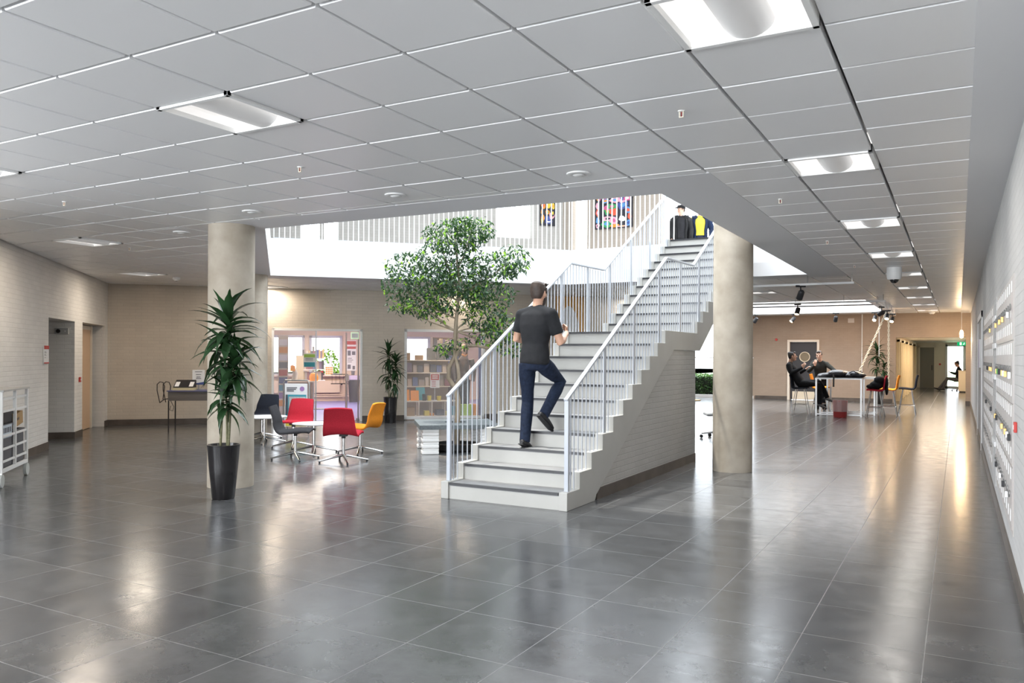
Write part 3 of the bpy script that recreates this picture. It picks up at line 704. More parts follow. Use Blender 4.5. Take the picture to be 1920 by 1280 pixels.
person('p', 'person in dark long-sleeved top standing and resting an elbow on the high table', (-3.4, 24.1, 0), dict(
    hipL=(-.09, 0, .9), hipR=(.09, 0, .9), knL=(-.1, .03, .48), anL=(-.1, 0, .08), toeL=(-.12, .15, .03), knR=(.1, .03, .48), anR=(.1, 0, .08), toeR=(.12, .15, .03),
    shL=(-.16, .12, 1.33), shR=(.18, .1, 1.37), neck=(0, .15, 1.43), head=(.02, .2, 1.56), face=(0, 1, -.05), headup=(.08, .05, 1),
    elL=(-.42, .3, 1.14), wrL=(-.2, .42, 1.05), elR=(.28, .3, 1.12), wrR=(.1, .42, 1.3), fiL=(1, .2, 0), pnL=(0, 0, -1), fiR=(-.2, .2, 1), pnR=(0, -1, 0), curl=.4),
    cloth('dark_green_top', (.03, .032, .03)), BLK, SHOE, HB, skin=SKIN2, rz=PI, sleeves='long', hairstyle='pony', vox=.012)
person('p', 'person in black seated in the far corridor reading a phone', (.0, 42.2, 0), dict(
    hipL=(-.09, 0, .52), hipR=(.09, 0, .52), knL=(-.1, .46, .58), anL=(-.08, .62, .12), toeL=(-.1, .78, .12), knR=(.1, .44, .56), anR=(.1, .78, .1), toeR=(.1, .92, .16),
    shL=(-.18, -.02, 1.02), shR=(.18, -.02, 1.02), neck=(0, 0, 1.1), head=(0, .06, 1.24), face=(0, 1, -.5), headup=(0, .3, 1),
    elL=(-.24, .1, .78), wrL=(-.08, .32, .86), elR=(.24, .1, .78), wrR=(.08, .32, .86), fiL=(.2, .8, .5), pnL=(0, -.5, 1), fiR=(-.2, .8, .5), pnR=(0, -.5, 1)),
    BLK, cloth('grey_trousers', (.1, .1, .11)), SHOE, HD, rz=PI / 2, sleeves='long', vox=.015)

# ------------------------------------------------------------------ plants
def leaf_mat(name, c1, c2, rough=.4, tr=.25, spec=.5):
    m = mat(name, c1, rough, spec=spec); noisy(m, c1, c2, 2.2, 3)
    nt = m.node_tree; t = nt.nodes.new('ShaderNodeBsdfTranslucent'); t.inputs[0].default_value = (c2[0] * 2.2, c2[1] * 2.2, c2[2], 1)
    mx = nt.nodes.new('ShaderNodeMixShader'); mx.inputs[0].default_value = tr; out = nt.nodes['Material Output']
    nt.links.new(P(m).outputs[0], mx.inputs[1]); nt.links.new(t.outputs[0], mx.inputs[2]); nt.links.new(mx.outputs[0], out.inputs[0])
    return m
DRAC = leaf_mat('dracaena_leaf', (.012, .033, .014), (.025, .065, .024), .24, .08)
STEM = noisy(mat('cane_bark', rough=.7), (.08, .085, .04), (.16, .15, .08), 30, stretch=(1, 1, 4))
def strap(b, p, az, el, ln, w, droop, rnd):
    n = 7; pts = []; a = el; q = V(p); d0 = V((math.cos(az), math.sin(az), 0)); side = V((-math.sin(az), math.cos(az), 0)); tw = rnd.uniform(-.35, .35)
    vs = []
    for k in range(n + 1):
        u = k / n; wd = w * (.35 + .65 * math.sin(PI * min(1, u * 1.25 + .12)) ** .7) * (1 if u < .8 else (1 - u) / .2 * .9 + .02)
        dr = d0 * math.cos(a) + V((0, 0, 1)) * math.sin(a); nrm = side.cross(dr)
        sd = side * math.cos(tw * u) + nrm * math.sin(tw * u)
        vs += [q - sd * wd / 2 - nrm * wd * .16, q + nrm * wd * .05, q + sd * wd / 2 - nrm * wd * .16]
        q = q + dr * ln / n; a -= droop / n
    fs = []
    for k in range(n):
        i = k * 3; fs += [(i, i + 1, i + 4, i + 3), (i + 1, i + 2, i + 5, i + 4)]
    b.add(vs, fs)
def dracaena(loc, label, pot, canes, seed, lw=.055, lm=DRAC):
    rnd = random.Random(seed); t = thing('potted_dracaena', label, 'potted plant', loc)
    h, r0, r1 = pot
    MB().lathe([(r0 * .94, 0), (r0, .01), (r0 + (r1 - r0) * .6, h * .55), (r1, h - .02), (r1 + .004, h), (r1 - .01, h), (r1 - .02, h - .04), (0.0, h - .04)], n=48).build('pot', MT['blackgloss'], t, smooth=True)
    MB().cyl((0, 0, h - .08), (0, 0, h - .03), r1 - .024, n=32).build('soil', noisy(mat('potting_soil', rough=.9), (.03, .02, .012), (.08, .05, .03), 30), t)
    for c in canes:
        (x0, y0), (x1, y1), z1, heads = c
        MB().tube([(x0, y0, h - .05), (x0 * .6 + x1 * .4, y0 * .6 + y1 * .4, h + (z1 - h) * .45), (x1, y1, z1)], [.013, .011, .009], 10).build('stem', STEM, t, smooth=True)
        b = MB()
        for (zc, n, ln, spread) in heads:
            f = (zc - h) / (z1 - h); cx, cy = x0 + (x1 - x0) * f, y0 + (y1 - y0) * f
            for k in range(n):
                u = k / n; el = rnd.uniform(-.25, .25) + 1.25 - 1.9 * u * spread; L_ = ln * rnd.uniform(.75, 1.1)
                strap(b, (cx, cy, zc - .28 * u), k * 2.4 + rnd.uniform(-.25, .25), el, L_, lw * rnd.uniform(.8, 1.2), rnd.uniform(.4, 1.5), rnd)
        b.build('foliage', lm, t, normals=False, smooth='all')
    return t
dracaena((-6.77, 5.93, 0), 'tall potted dracaena in a glossy black pot in front of the round column', (.57, .115, .165),
         [((-.05, .0), (.02, .03), 1.86, [(1.9, 34, .46, 1.0), (1.62, 20, .42, 1.15)]), ((.05, .02), (.12, .02), 1.42, [(1.5, 32, .36, 1.1)]), ((.0, .05), (.1, -.06), 1.15, [(1.2, 26, .32, 1.15)])], 5, lw=.088)
dracaena((-11.15, 14.45, 0), 'potted dracaena in a black pot between the shop door and shop window', (.58, .125, .155),
         [((-.04, .0), (-.08, .02), 1.55, [(1.62, 28, .4, 1.1), (1.2, 16, .36, 1.2)]), ((.05, .02), (.12, .02), 1.35, [(1.4, 28, .38, 1.15), (1.05, 16, .36, 1.2)])], 9, lw=.066)
dracaena((-2.3, 28.9, 0), 'potted palm-like plant in a black pot by the far beige wall', (.55, .13, .16),
         [((-.03, 0), (-.05, 0), 1.75, [(1.8, 34, .5, .9), (1.35, 20, .4, 1.2)]), ((.05, .02), (.16, .02), 1.2, [(1.25, 26, .42, 1.2)])], 12, lw=.066)

# fig tree growing through the concrete bench
TX, TY = -7.07, 10.86
FIG = leaf_mat('fig_leaf', (.018, .045, .024), (.038, .088, .042), .28, .22)
FIGY = leaf_mat('fig_leaf_young', (.16, .3, .04), (.22, .42, .06), .35, .4)
BARK = noisy(mat('fig_bark', rough=.8), (.2, .16, .11), (.34, .28, .21), 14, 6, .4, .01, stretch=(1, 1, .3))
ft = thing('fig_tree', 'tall leafy fig tree rising from the concrete bench into the upper floor', 'tree', (TX, TY, 0))
cr, sr = math.cos(YAW), math.sin(YAW)
def cv(lat, z, dep=0): return V((cr * lat - sr * dep, sr * lat + cr * dep, z))     # tree-local: lateral, height, depth
tb = MB()
tb.tube([cv(.02, .1), cv(.03, .5), cv(.04, .8), cv(-.01, 1.0, .02)], [.05, .045, .042, .045], 12)
tb.tube([cv(-.01, 1.0), cv(-.12, 1.15, .03), cv(-.11, 1.33, .02), cv(-.02, 1.5), cv(-.02, 1.75), cv(0, 2.05), cv(.03, 2.35), cv(.04, 2.75, .05), cv(0, 3.2, .1)], [.04, .034, .033, .032, .03, .03, .026, .02, .012], 10)
tb.tube([cv(-.01, 1.0), cv(.06, 1.12, -.03), cv(.04, 1.3, -.03), cv(0, 1.48, -.02), cv(.04, 1.62), cv(.16, 1.67), cv(.34, 1.68), cv(.5, 1.64), cv(.66, 1.68, .03), cv(.82, 1.8, .04)], [.034, .03, .028, .026, .026, .026, .024, .022, .017, .01], 10)
tb.tube([cv(-.02, 1.5, .01), cv(.04, 1.36, .04), cv(.05, 1.2, .03), cv(0, 1.02, 0)], .018, 8)
CL = [  # crown clumps: lateral, height, depth, radii, leaves
    (-.02, 3.45, .0, (.55, .3, .4), 800), (.25, 3.55, .0, (.4, .24, .35), 400), (-.2, 3.15, -.1, (.45, .2, .4), 300),
    (-.75, 2.95, 0, (.42, .26, .4), 420), (-.95, 2.65, 0, (.28, .2, .35), 200), (-.4, 2.75, .05, (.5, .3, .5), 700), (.1, 2.8, 0, (.5, .34, .5), 800),
    (.55, 2.95, 0, (.45, .28, .4), 500), (.9, 3.05, 0, (.32, .28, .35), 380), (.0, 2.45, .1, (.6, .26, .5), 620), (.5, 2.5, .1, (.5, .26, .45), 480),
    (-.55, 2.35, .05, (.4, .2, .4), 300), (-.9, 2.35, 0, (.25, .18, .3), 110), (.45, 2.15, .05, (.36, .22, .35), 320), (.75, 2.0, .05, (.36, .24, .35), 320), (.55, 1.85, 0, (.35, .16, .3), 170),
    (.85, 1.7, .05, (.28, .2, .3), 180), (.05, 1.72, 0, (.22, .12, .25), 80), (-.2, 1.62, -.02, (.2, .12, .2), 70), (-.35, 2.2, 0, (.3, .15, .3), 110)]
rnd = random.Random(3)
for la, z, dp, rad, n in CL:
    a = cv(0.02, min(max(1.9, z - .55), 2.9)); c = cv(la, z, dp); m_ = a.lerp(c, .5) + V((0, 0, -.06))
    tb.tube([a, m_, c], [.016, .01, .005], 6)
tk = tb.build('trunk', BARK, ft, smooth=True)
lb = MB()
for la, z, dp, rad, n in CL:
    for k in range(int(n * .95)):
        while True:
            q = V((rnd.uniform(-1, 1), rnd.uniform(-1, 1), rnd.uniform(-1, 1)))
            if q.length < 1: break
        q = q * (q.length ** -.25 if q.length > .05 else 1)
        c = cv(la + q.x * rad[0], z + q.y * rad[1], dp + q.z * rad[2])
        ln = rnd.uniform(.06, .1); w = ln * .42
        az = rnd.uniform(0, 2 * PI); el = rnd.uniform(-1.2, .2)
        d = V((math.cos(az) * math.cos(el), math.sin(az) * math.cos(el), math.sin(el))); sd = d.cross(V((rnd.uniform(-.6, .6), rnd.uniform(-.6, .6), 1))).normalized(); nn = sd.cross(d)
        lb.m = 1 if rnd.random() < .1 or (z < 2.5 and rnd.random() < .12) else 0
        lb.add([c, c + d * ln * .3 + sd * w * .42 - nn * .004, c + d * ln * .65 + sd * w * .42 - nn * .006, c + d * ln - nn * .012, c + d * ln * .65 - sd * w * .42 - nn * .006, c + d * ln * .3 - sd * w * .42 - nn * .004, c + d * ln * .5 + nn * .003],
               [(0, 1, 6), (1, 2, 6), (2, 3, 6), (3, 4, 6), (4, 5, 6), (5, 0, 6)])
lb.build('foliage', [FIG, FIGY], ft, normals=False)
# ------------------------------------------------------------------ lounge chairs and low tables
FELT = {k: noisy(mat('felt_' + k, rough=.9, spec=.15), [x * .8 for x in c], c, 90, 3, .2, .002) for k, c in dict(red=(.52, .03, .05), grey=(.05, .05, .055), black=(.022, .025, .035), orange=(.85, .3, .03)).items()}
def shell(b, prof, wfun, th, n=10, curve=.03):
    # seat-and-back shell from a side profile (y, z); width by wfun(u); thickness th
    k = len(prof); top = []; bot = []
    for i, (y, z) in enumerate(prof):
        a, c = prof[max(i - 1, 0)], prof[min(i + 1, k - 1)]; t = V((0, c[0] - a[0], c[1] - a[1])).normalized(); nn = V((1, 0, 0)).cross(t)
        w = wfun(i / (k - 1))
        for j in range(n + 1):
            x = -1 + 2 * j / n; p = V((x * w / 2, y, z)) + nn * (curve * (x * x))
            top.append(p); bot.append(p - nn * th)
    m_ = n + 1; N_ = k * m_; fs = []
    for i in range(k - 1):
        for j in range(n):
            a = i * m_ + j; fs += [(a, a + 1, a + m_ + 1, a + m_), (N_ + a, N_ + a + m_, N_ + a + m_ + 1, N_ + a + 1)]
    for i in range(k - 1):
        a, c = i * m_, i * m_ + n; fs += [(a, a + m_, N_ + a + m_, N_ + a), (c, N_ + c, N_ + c + m_, c + m_)]
    for j in range(n):
        a, c = j, (k - 1) * m_ + j; fs += [(a, N_ + a, N_ + a + 1, a + 1), (c, c + 1, N_ + c + 1, N_ + c)]
    b.add(top + bot, fs)
def spline(pts, n=5):
    out = []; k = len(pts)
    for i in range(k - 1):
        p0, p1, p2, p3 = pts[max(i - 1, 0)], pts[i], pts[i + 1], pts[min(i + 2, k - 1)]
        for j in range(n):
            t = j / n; out.append(tuple(.5 * (2 * p1[q] + (p2[q] - p0[q]) * t + (2 * p0[q] - 5 * p1[q] + 4 * p2[q] - p3[q]) * t * t + (3 * p1[q] - p0[q] - 3 * p2[q] + p3[q]) * t ** 3) for q in (0, 1)))
    return out + [tuple(pts[-1])]
def swivel(t, h, r=.35, legs=4):
    MB().cyl((0, 0, .09), (0, 0, h), .021, n=20).build('column', MT['chrome'], t, smooth=True)
    for k in range(legs):
        a = k * 2 * PI / legs + .4; c, s_ = math.cos(a), math.sin(a)
        b = MB(); b.tube([(.01 * c, .01 * s_, .105), (.1 * c, .1 * s_, .085), (r * .95 * c, r * .95 * s_, .03), (r * c, r * s_, .028)], [(.026, .02), (.024, .016), (.018, .011), (.014, .008)], 10, flat=(-s_, c, 0))
        lg = b.build('leg', MT['chrome'], t, smooth=True)
        MB().cyl((r * .95 * c, r * .95 * s_, 0), (r * .95 * c, r * .95 * s_, .028), .013, n=10).build('foot_glide', MT['black'], lg, smooth=True)
def lounge_chair(fab, label, loc, rz):
    t = thing('lounge_chair', label, 'chair', (*loc, 0), rz, 'swivel lounge chairs by the column')
    prof = spline([(.25, .415), (.2, .43), (.05, .425), (-.1, .41), (-.19, .42), (-.235, .5), (-.25, .6), (-.29, .72), (-.315, .78)])
    b = MB(); shell(b, prof, lambda u: .47 if u < .4 else .5 - .12 * (u - .4) / .6, .03)
    b.build('seat_shell', FELT[fab], t, smooth='all', bevel=0)
    MB().box(-.05, .05, -.06, .06, .37, .395).cyl((0, 0, .34), (0, 0, .38), .03).build('seat_mount', MT['black'], t)
    swivel(t, .36)
    return t
# local +y is where the sitter looks
lounge_chair('grey', 'charcoal lounge chair seen side-on, turned towards the red ones', (-8.42, 8.68), -1.02)
lounge_chair('red', 'red lounge chair nearest the stairs, its back to the viewer', (-7.6, 8.78), .48)
lounge_chair('orange', 'orange lounge chair facing the two red ones', (-8.08, 9.72), 1.75)
lounge_chair('red', 'red lounge chair at the back, its front to the viewer', (-9.5, 9.75), 3.45)
lounge_chair('black', 'black lounge chair behind the round white table near the column', (-11.0, 10.5), 3.6)
def low_table(loc, label, r=.38, h=.46):
    t = thing('coffee_table', label, 'table', (*loc, 0), .3, 'low round white tables')
    MB().lathe([(0, h - .022), (r - .01, h - .022), (r, h - .012), (r, h - .004), (r - .006, h), (0, h)], n=48).build('table_top', MT['white'], t, smooth=True)
    swivel(t, h - .02, .36)
low_table((-10.42, 10.0), 'low round white table with chrome pedestal in front of the black chair')
low_table((-8.75, 9.42), 'low round white table with chrome pedestal between the red chairs', .33)

# ------------------------------------------------------------------ concrete bench around the tree
be = thing('stone_bench', 'grey concrete slab bench on white ribbed feet around the fig tree', 'bench', (-7.07, 10.86, 0), math.radians(40))
hx, hy = .62, .6
circ = [(.17 * math.cos(-2 * PI * k / 24), .17 * math.sin(-2 * PI * k / 24)) for k in range(24)]
MB().slab([(-hx, -hy), (hx, -hy), (hx, hy), (-hx, hy)], [circ], .385, .45).build('slab', noisy(mat('bench_concrete', rough=.85, spec=.15), (.1, .115, .12), (.17, .19, .2), 40, 6, .2, .003), be)
for sx in (-1, 1):
    for sy in (-1, 1):
        b = MB(); n = 8
        for k in range(n):
            z0, z1 = k * .385 / n, (k + 1) * .385 / n; o = .012 if k % 2 else 0
            b.prism([(sx * (hx - .04) + p * sx * -1, sy * (hy - .04) + q * sy * -1) for p, q in ((o, o), (.26, o), (.26, .26), (o, .26))], z0 + .003, z1, 'z')
        b.box(sx * (hx - .06), sx * (hx - .28), sy * (hy - .06), sy * (hy - .28), 0, .385)
        b.build('foot', MT['white'], be, bevel=.008)
tray = MB().lathe([(.3, 0), (.34, .02), (.36, .11), (.33, .115), (.31, .07), (0, .07)], n=32).build('planter', noisy(mat('planter_black', rough=.6), (.01, .01, .01), (.035, .035, .035), 12, 6, .6, .02), smooth=True)
tag(place(tray, (TX, TY, 0)), 'low black round planter on the floor under the concrete bench', 'planter')

# ------------------------------------------------------------------ trolley at the left wall
tr = thing('tray_trolley', 'white metal tray trolley on castors at the left edge', 'trolley', (-9.43, 5.12, 0), math.radians(136.5))
TLn, TD, TB, TT = 1.03, -.62, .2, 1.08     # x along the side seen, y into the trolley (towards the wall)
TDy = .44
b = MB()
for x in (0, .53, TLn):
    for y in (0, TDy): MB().box(x - .016, x + .016, y - .016, y + .016, TB, TT).build('upright', MT['white'], tr)
for y in (0, TDy): MB().box(-.016, TLn + .016, y - .016, y + .016, TB - .04, TB).build('base_rail', MT['white'], tr)
for x in (0, TLn): MB().box(x - .016, x + .016, 0, TDy, TB - .04, TB).build('base_rail', MT['white'], tr)
MB().box(-.03, TLn + .03, -.03, TDy + .03, TT, TT + .02).build('top', noisy(mat('trolley_top', rough=.5), (.4, .4, .38), (.48, .47, .45), 8), tr)
for k in range(6):
    z = TB + .07 + k * .143
    if k == 3: continue
    for y in (.0, TDy): MB().box(0, TLn, y - .006, y + .006, z, z + .026).build('runner', MT['white'], tr)
mat_wheel = mat('castor_grey', (.5, .52, .5), .5)
for x in (0, TLn):
    for y in (0, TDy):
        c = MB().box(x - .02, x + .02, y - .014, y + .014, .1, TB - .04).build('castor_fork', MT['steel'], tr)
        MB().tube([(x - .0, y - .018, .075), (x, y + .018, .075)], .075, 24).build('wheel', mat_wheel, c, smooth=True)
MX = tr.rotation_euler.z
def tw(x, y, z): return (-9.43 + x * math.cos(MX) - y * math.sin(MX), 5.12 + x * math.sin(MX) + y * math.cos(MX), z)
def loose(b, name, m, label, cat, loc, rz=0, group=None, bevel=0, rx=0, ry=0, smooth=False):
    o = b.build(name, m, bevel=bevel, smooth=smooth); o.location = loc; o.rotation_euler = (rx, ry, rz); return tag(o, label, cat, group)
cr_m = mat('crate_grey', (.09, .09, .1), .5)
def crate(label, loc, h, m, rz, L_=.46, W_=.4):
    b = MB().box(-L_ / 2, L_ / 2, -W_ / 2, W_ / 2, 0, .012)
    for s_ in (-1, 1): b.box(-L_ / 2, L_ / 2, s_ * W_ / 2, s_ * (W_ / 2 - .01), 0, h); b.box(s_ * L_ / 2, s_ * (L_ / 2 - .01), -W_ / 2, W_ / 2, 0, h)
    t = thing('storage_crate', label, 'crate', loc, rz, 'crates in the trolley'); b.build('crate_body', m, t)
    r = MB()
    for s_ in (-1, 1): r.box(-L_ / 2 - .01, L_ / 2 + .01, s_ * (W_ / 2 + .01), s_ * W_ / 2, h - .03, h); r.box(s_ * (L_ / 2 + .01), s_ * L_ / 2, -W_ / 2, W_ / 2, h - .03, h)
    r.build('rim', m, t)
crate('tall dark grey crate standing in the white trolley', tw(.27, .22, TB), .5, cr_m, MX)
crate('black lidded crate on top of the grey crate in the trolley', tw(.27, .22, TB + .505), .13, MT['black'], MX)
crate('low dark grey crate at the far end inside the trolley', tw(.77, .22, TB), .4, cr_m, MX, .42)
cbx = thing('cardboard_box', 'open brown cardboard box tilted in the trolley', 'box', tw(.76, .22, .64), MX)
cbx.rotation_euler = (0, -.12, MX)
MB().box(-.2, .2, -.2, -.19, 0, .15).box(-.2, .2, .19, .2, 0, .15).box(-.2, -.19, -.2, .2, 0, .15).box(.19, .2, -.2, .2, 0, .15).box(-.2, .2, -.2, .2, 0, .01).build('carton', MT['cardboard'], cbx)
MB().box(-.04, .04, -.202, -.2, .07, .1).build('hand_hole', MT['darkwood'], cbx)
pb = thing('shipping_label', 'white printed label sheet on the trolley crates', 'label', tw(.28, .012, .6), MX); MB().box(-.2, .17, -.003, 0, -.06, .09).build('sheet', mat('label_blue_white', (.5, .56, .62), .6), pb)
for k in range(9): MB().box(-.17 + k * .035, -.17 + k * .035 + .012 + .006 * (k % 3), -.005, -.003, 0, .06).build('bar_mark', MT['ink'], pb)

# ------------------------------------------------------------------ left wall fittings (wall frame: x along, y behind)
def w1(x, y, z): a = A1; return (W1P[0] + x * math.cos(a) - y * math.sin(a), W1P[1] + x * math.sin(a) + y * math.cos(a), z)
def w2(x, y, z): a = A2; return (SP[0] + x * math.cos(a) - y * math.sin(a), SP[1] + x * math.sin(a) + y * math.cos(a), z)
s1 = thing('door_notice', 'red-edged door notice beside the left doorway', 'notice', w1(5.08, -.004, 1.36), A1)
MB().box(-.13, .13, -.012, 0, 0, .28).build('backing', MT['paper'], s1)
MB().box(-.13, .13, -.016, -.012, .225, .28).box(-.13, .13, -.016, -.012, 0, .02).build('red_band', MT['red'], s1)
for k, (z, w) in enumerate(((.18, .08), (.165, .1), (.14, .06), (.125, .09), (.09, .07))): MB().box(-.11, -.11 + w, -.015, -.012, z, z + .006).build('text_line', MT['ink'], s1)
s2 = thing('fire_alarm_button', 'small red alarm button between the two left doorways', 'alarm button', w1(7.24, -.003, 1.0), A1)
MB().box(-.035, .035, -.03, 0, 0, .09).build('casing', MT['red'], s2, bevel=.004); MB().box(-.02, .02, -.034, -.03, .03, .06).build('press_plate', MT['paper'], s2)
em = thing('wall_speaker', 'small grey wall unit with a round black lens in the left passage', 'wall unit', w1(6.905, .2, 1.86), A1 + PI / 2)
MB().box(-.11, .11, .0, .05, 0, .11).build('casing', mat('unit_grey', (.35, .35, .34), .5), em, bevel=.006)
MB().cyl((.05, .05, .055), (.05, .065, .055), .035, n=20).build('lens', MT['blackgloss'], em, smooth=True); MB().ball((-.06, .055, .055), .008).build('indicator', MT['paper'], em)
dk = loose(MB().cyl((0, -.02, 0), (0, 0, 0), .018, n=12), 'door_stop', MT['black'], 'small black knob beside the pale inner door', 'knob', w1(7.53, .12, 1.6), A1)
s3 = thing('door_notice', 'small red notice on the beige wall beside the shop entrance', 'notice', w2(3.0, -.004, 1.27), A2)
MB().box(-.16, .16, -.012, 0, 0, .36).build('backing', MT['red'], s3); MB().box(-.13, .13, -.015, -.012, .05, .2).build('sheet', mat('pink_print', (.6, .12, .12), .6), s3)

# ------------------------------------------------------------------ school desk against the back-left wall
IRON = mat('black_iron', (.02, .015, .014), .5)
dx = thing('writing_desk', 'narrow grey wooden desk on thin black iron legs near the column', 'desk', w2(1.95, -1.5, 0), A2 - .12)
MB().box(-.55, .55, -.28, .28, .6, .78).build('desk_body', noisy(mat('desk_grey_wood', rough=.6), (.1, .085, .075), (.16, .14, .125), 5, stretch=(.4, 6, 6)), dx, bevel=.004)
MB().box(-.57, .57, -.3, .3, .78, .8).build('desk_top', mat('desk_blue_top', (.1, .1, .2), .5), dx)
for sx in (-1, 1):
    for sy in (-1, 1): MB().tube([(sx * .54, sy * .26, 0), (sx * .54, sy * .26, .6)], .013, 8).build('leg', IRON, dx)
    MB().tube([(sx * .5, -.26, .6), (sx * .44, -.26, .48), (sx * .46, -.26, .4), (sx * .52, -.26, .42), (sx * .5, -.26, .5)], .006, 6).build('scroll', IRON, dx, smooth=True)
def dk_(x, y, z): a = A2 - .12; c = w2(1.95, -1.5, 0); return (c[0] + x * math.cos(a) - y * math.sin(a), c[1] + x * math.sin(a) + y * math.cos(a), z)
ts = thing('leaflet_tray', 'black sloping tray with leaflets on the desk', 'tray', dk_(-.3, 0, .8), A2 - .12)
MB().box(-.2, .2, -.14, .14, 0, .05).build('tray_base', mat('tray_cream', (.62, .55, .33), .6), ts)
MB().prism([(-.14, .05), (.14, .05), (.14, .2), (-.1, .07)], -.19, .19).build('tray_slope', MT['black'], ts)
for x in (-.13, .14): MB().quad((x - .04, -.11, .075), (x + .04, -.11, .075), (x + .04, .05, .162), (x - .04, .05, .162)).build('leaflet', MT['paper'], ts)
ss = thing('sign_holder', 'white upright notice with a navy wedge standing on the desk', 'sign', dk_(-.08, .2, .8), A2 - .12)
MB().box(-.12, .12, 0, .01, .1, .4).build('panel', MT['paper'], ss); MB().box(-.1, .1, -.04, .06, 0, .015).build('foot', MT['grey'], ss); MB().box(-.01, .01, .01, .02, 0, .12).build('stem', MT['grey'], ss)
MB().add([(-.12, -.002, .1), (.12, -.002, .1), (.12, -.002, .16), (-.12, -.002, .115)], [(0, 1, 2, 3)]).build('wedge', MT['blueprint'], ss)
for z, w in ((.355, .07), (.3, .05), (.25, .04), (.22, .05)): MB().box(-w, w, -.003, 0, z, z + .012).build('text_line', MT['ink'], ss)
lf = thing('leaflet_box', 'small white leaflet holder with a red sheet at the end of the desk', 'leaflet holder', dk_(.3, -.02, .8), A2 - .12)
MB().box(-.11, .02, -.05, .05, 0, .09).build('holder', MT['paper'], lf); MB().box(.03, .12, 0, .02, 0, .24).build('card', MT['paper'], lf); MB().box(.06, .12, -.003, 0, .1, .22).build('card_print', MT['red'], lf)
for o_ in (0, .09):
    MB().tube([(-.6 - .12 + o_, -.2 + o_, .56), (-.6 - .17 + o_, -.2 + o_, .8), (-.6 - .17 + o_, -.2 + o_, .92), (-.6 - .12 + o_, -.2 + o_, .97), (-.6 - .06 + o_, -.2 + o_, .96), (-.6 - .03 + o_, -.2 + o_, .88), (-.6 - .06 + o_, -.2 + o_, .62)], .009, 8).build('side_hoop', IRON, dx, smooth=True)
MB().tube([(-.55, -.11, .64), (-.66, -.11, .62), (-.72, -.2, .56)], .009, 8).build('side_hoop', IRON, dx, smooth=True)

# ------------------------------------------------------------------ shop front
light('shop_light', 'AREA', w2(4.3, 4.5, 2.7), 230, (1, .86, .7), (4, 4), w2(4.3, 4.5, 0))  # area lamps added at ceiling level to brighten the shop interior
light('shop_light', 'AREA', w2(8, 3.5, 2.7), 150, (1, .82, .62), (3, 3), w2(8, 3.5, 0))
light('display_light', 'SPOT', w2(7.4, .35, 2.68), 60, (1, .8, .6), target=w2(7.7, .9, 1.2), spot_size=1.6, spot_blend=.6, shadow_soft_size=.05)  # spot added to lift the dark mannequin behind the glass
def wp(b, name, m, label, x=0, y=0, z=0, **k): return struct(place(b.build(name, m, **k), w2(x, y, z), A2), label)
def frame_b(x0, x1, z0, z1, w=.05, y0=-.02, y1=.08, bottom=True):
    b = MB().box(x0, x0 + w, y0, y1, z0, z1).box(x1 - w, x1, y0, y1, z0, z1).box(x0, x1, y0, y1, z1 - w, z1)
    if bottom: b.box(x0, x1, y0, y1, z0, z0 + w)
    return b
dr = wp(frame_b(3.3, 5.3, 0, 2.11, .05, bottom=False), 'door_2', MT['white'], 'white framed glass front of the book shop')
MB().box(3.35, 4.25, .03, .04, .02, 2.06).build('pane', MT['glass'], dr)
MB().box(4.25, 4.28, .02, .05, 0, 2.06).build('mullion', MT['steel'], dr)
dl = thing('glass_door', 'open frameless glass door leaf at the shop entrance', 'door', w2(5.22, .05, 0), A2 + PI / 2 + .25)
MB().box(0, .88, -.006, .006, .03, 2.05).build('pane', MT['glass'], dl); MB().box(0, .03, -.012, .012, .02, 2.06).box(.86, .9, -.012, .012, .02, 2.06).build('edge_rail', MT['steel'], dl)
MB().box(.8, .82, -.05, .05, .9, 1.05).box(0, .1, -.02, .02, 0, .06).build('handle', MT['steel'], dl)
wf = wp(frame_b(6.27, 8.2, .02, 2.13, .06), 'window_3', MT['white'], 'white framed display window of the book shop'); MB().box(6.33, 8.14, .03, .04, .08, 2.07).build('pane', MT['glass'], wf)
for n_, (a, c, d_, e) in enumerate(SW): wp(frame_b(a - .05, c + .05, d_ - .03, e + .05, .08, 8.22, 8.34), 'window_%d' % (4 + n_), mat('shop_frame_grey', (.45, .46, .52), .5), 'grey framed outside window of the book shop')
wp(MB().box(2.6, 5.6, 8.1, 8.3, .82, .85), 'trim_5', SH, 'window sill inside the book shop')
# glazing behind and hedge seen through the shop windows
def shrub(label, loc, r, n, seed, m, lsz=.09):
    rnd = random.Random(seed); b = MB()
    for k in range(n):
        while True:
            q = V((rnd.uniform(-1, 1), rnd.uniform(-1, 1), rnd.uniform(-1, 1)))
            if q.length < 1: break
        q = q.normalized() * q.length ** .4; c = V((q.x * r[0], q.y * r[1], r[2] + q.z * r[2])); d = V((rnd.uniform(-1, 1), rnd.uniform(-1, 1), rnd.uniform(-.6, .8))).normalized(); s_ = d.cross(V((rnd.random(), rnd.random(), 1))).normalized() * lsz * .4
        b.add([c, c + d * lsz * .5 + s_, c + d * lsz, c + d * lsz * .5 - s_], [(0, 1, 2, 3)])
    t = thing('shrub', label, 'shrub', loc, 0); b.build('foliage', m, t, normals=False)
    c = MB(); c.tube([(0, 0, -.2), (0, 0, r[2])], [.06, .03], 8); c.build('stem', STEM, t)
HEDG = leaf_mat('hedge_leaf', (.03, .07, .03), (.06, .13, .05), .5, .2); LGT = leaf_mat('sunny_leaf', (.2, .34, .12), (.36, .5, .2), .5, .4)
shrub('sunlit bush outside the right-hand shop window', w2(5.0, 11.5, -.2), (.75, .7, .95), 1500, 1, LGT, .12)
shrub('sunlit bush outside the display window', w2(7.5, 11.2, -.2), (.55, .5, .9), 900, 2, LGT, .12)
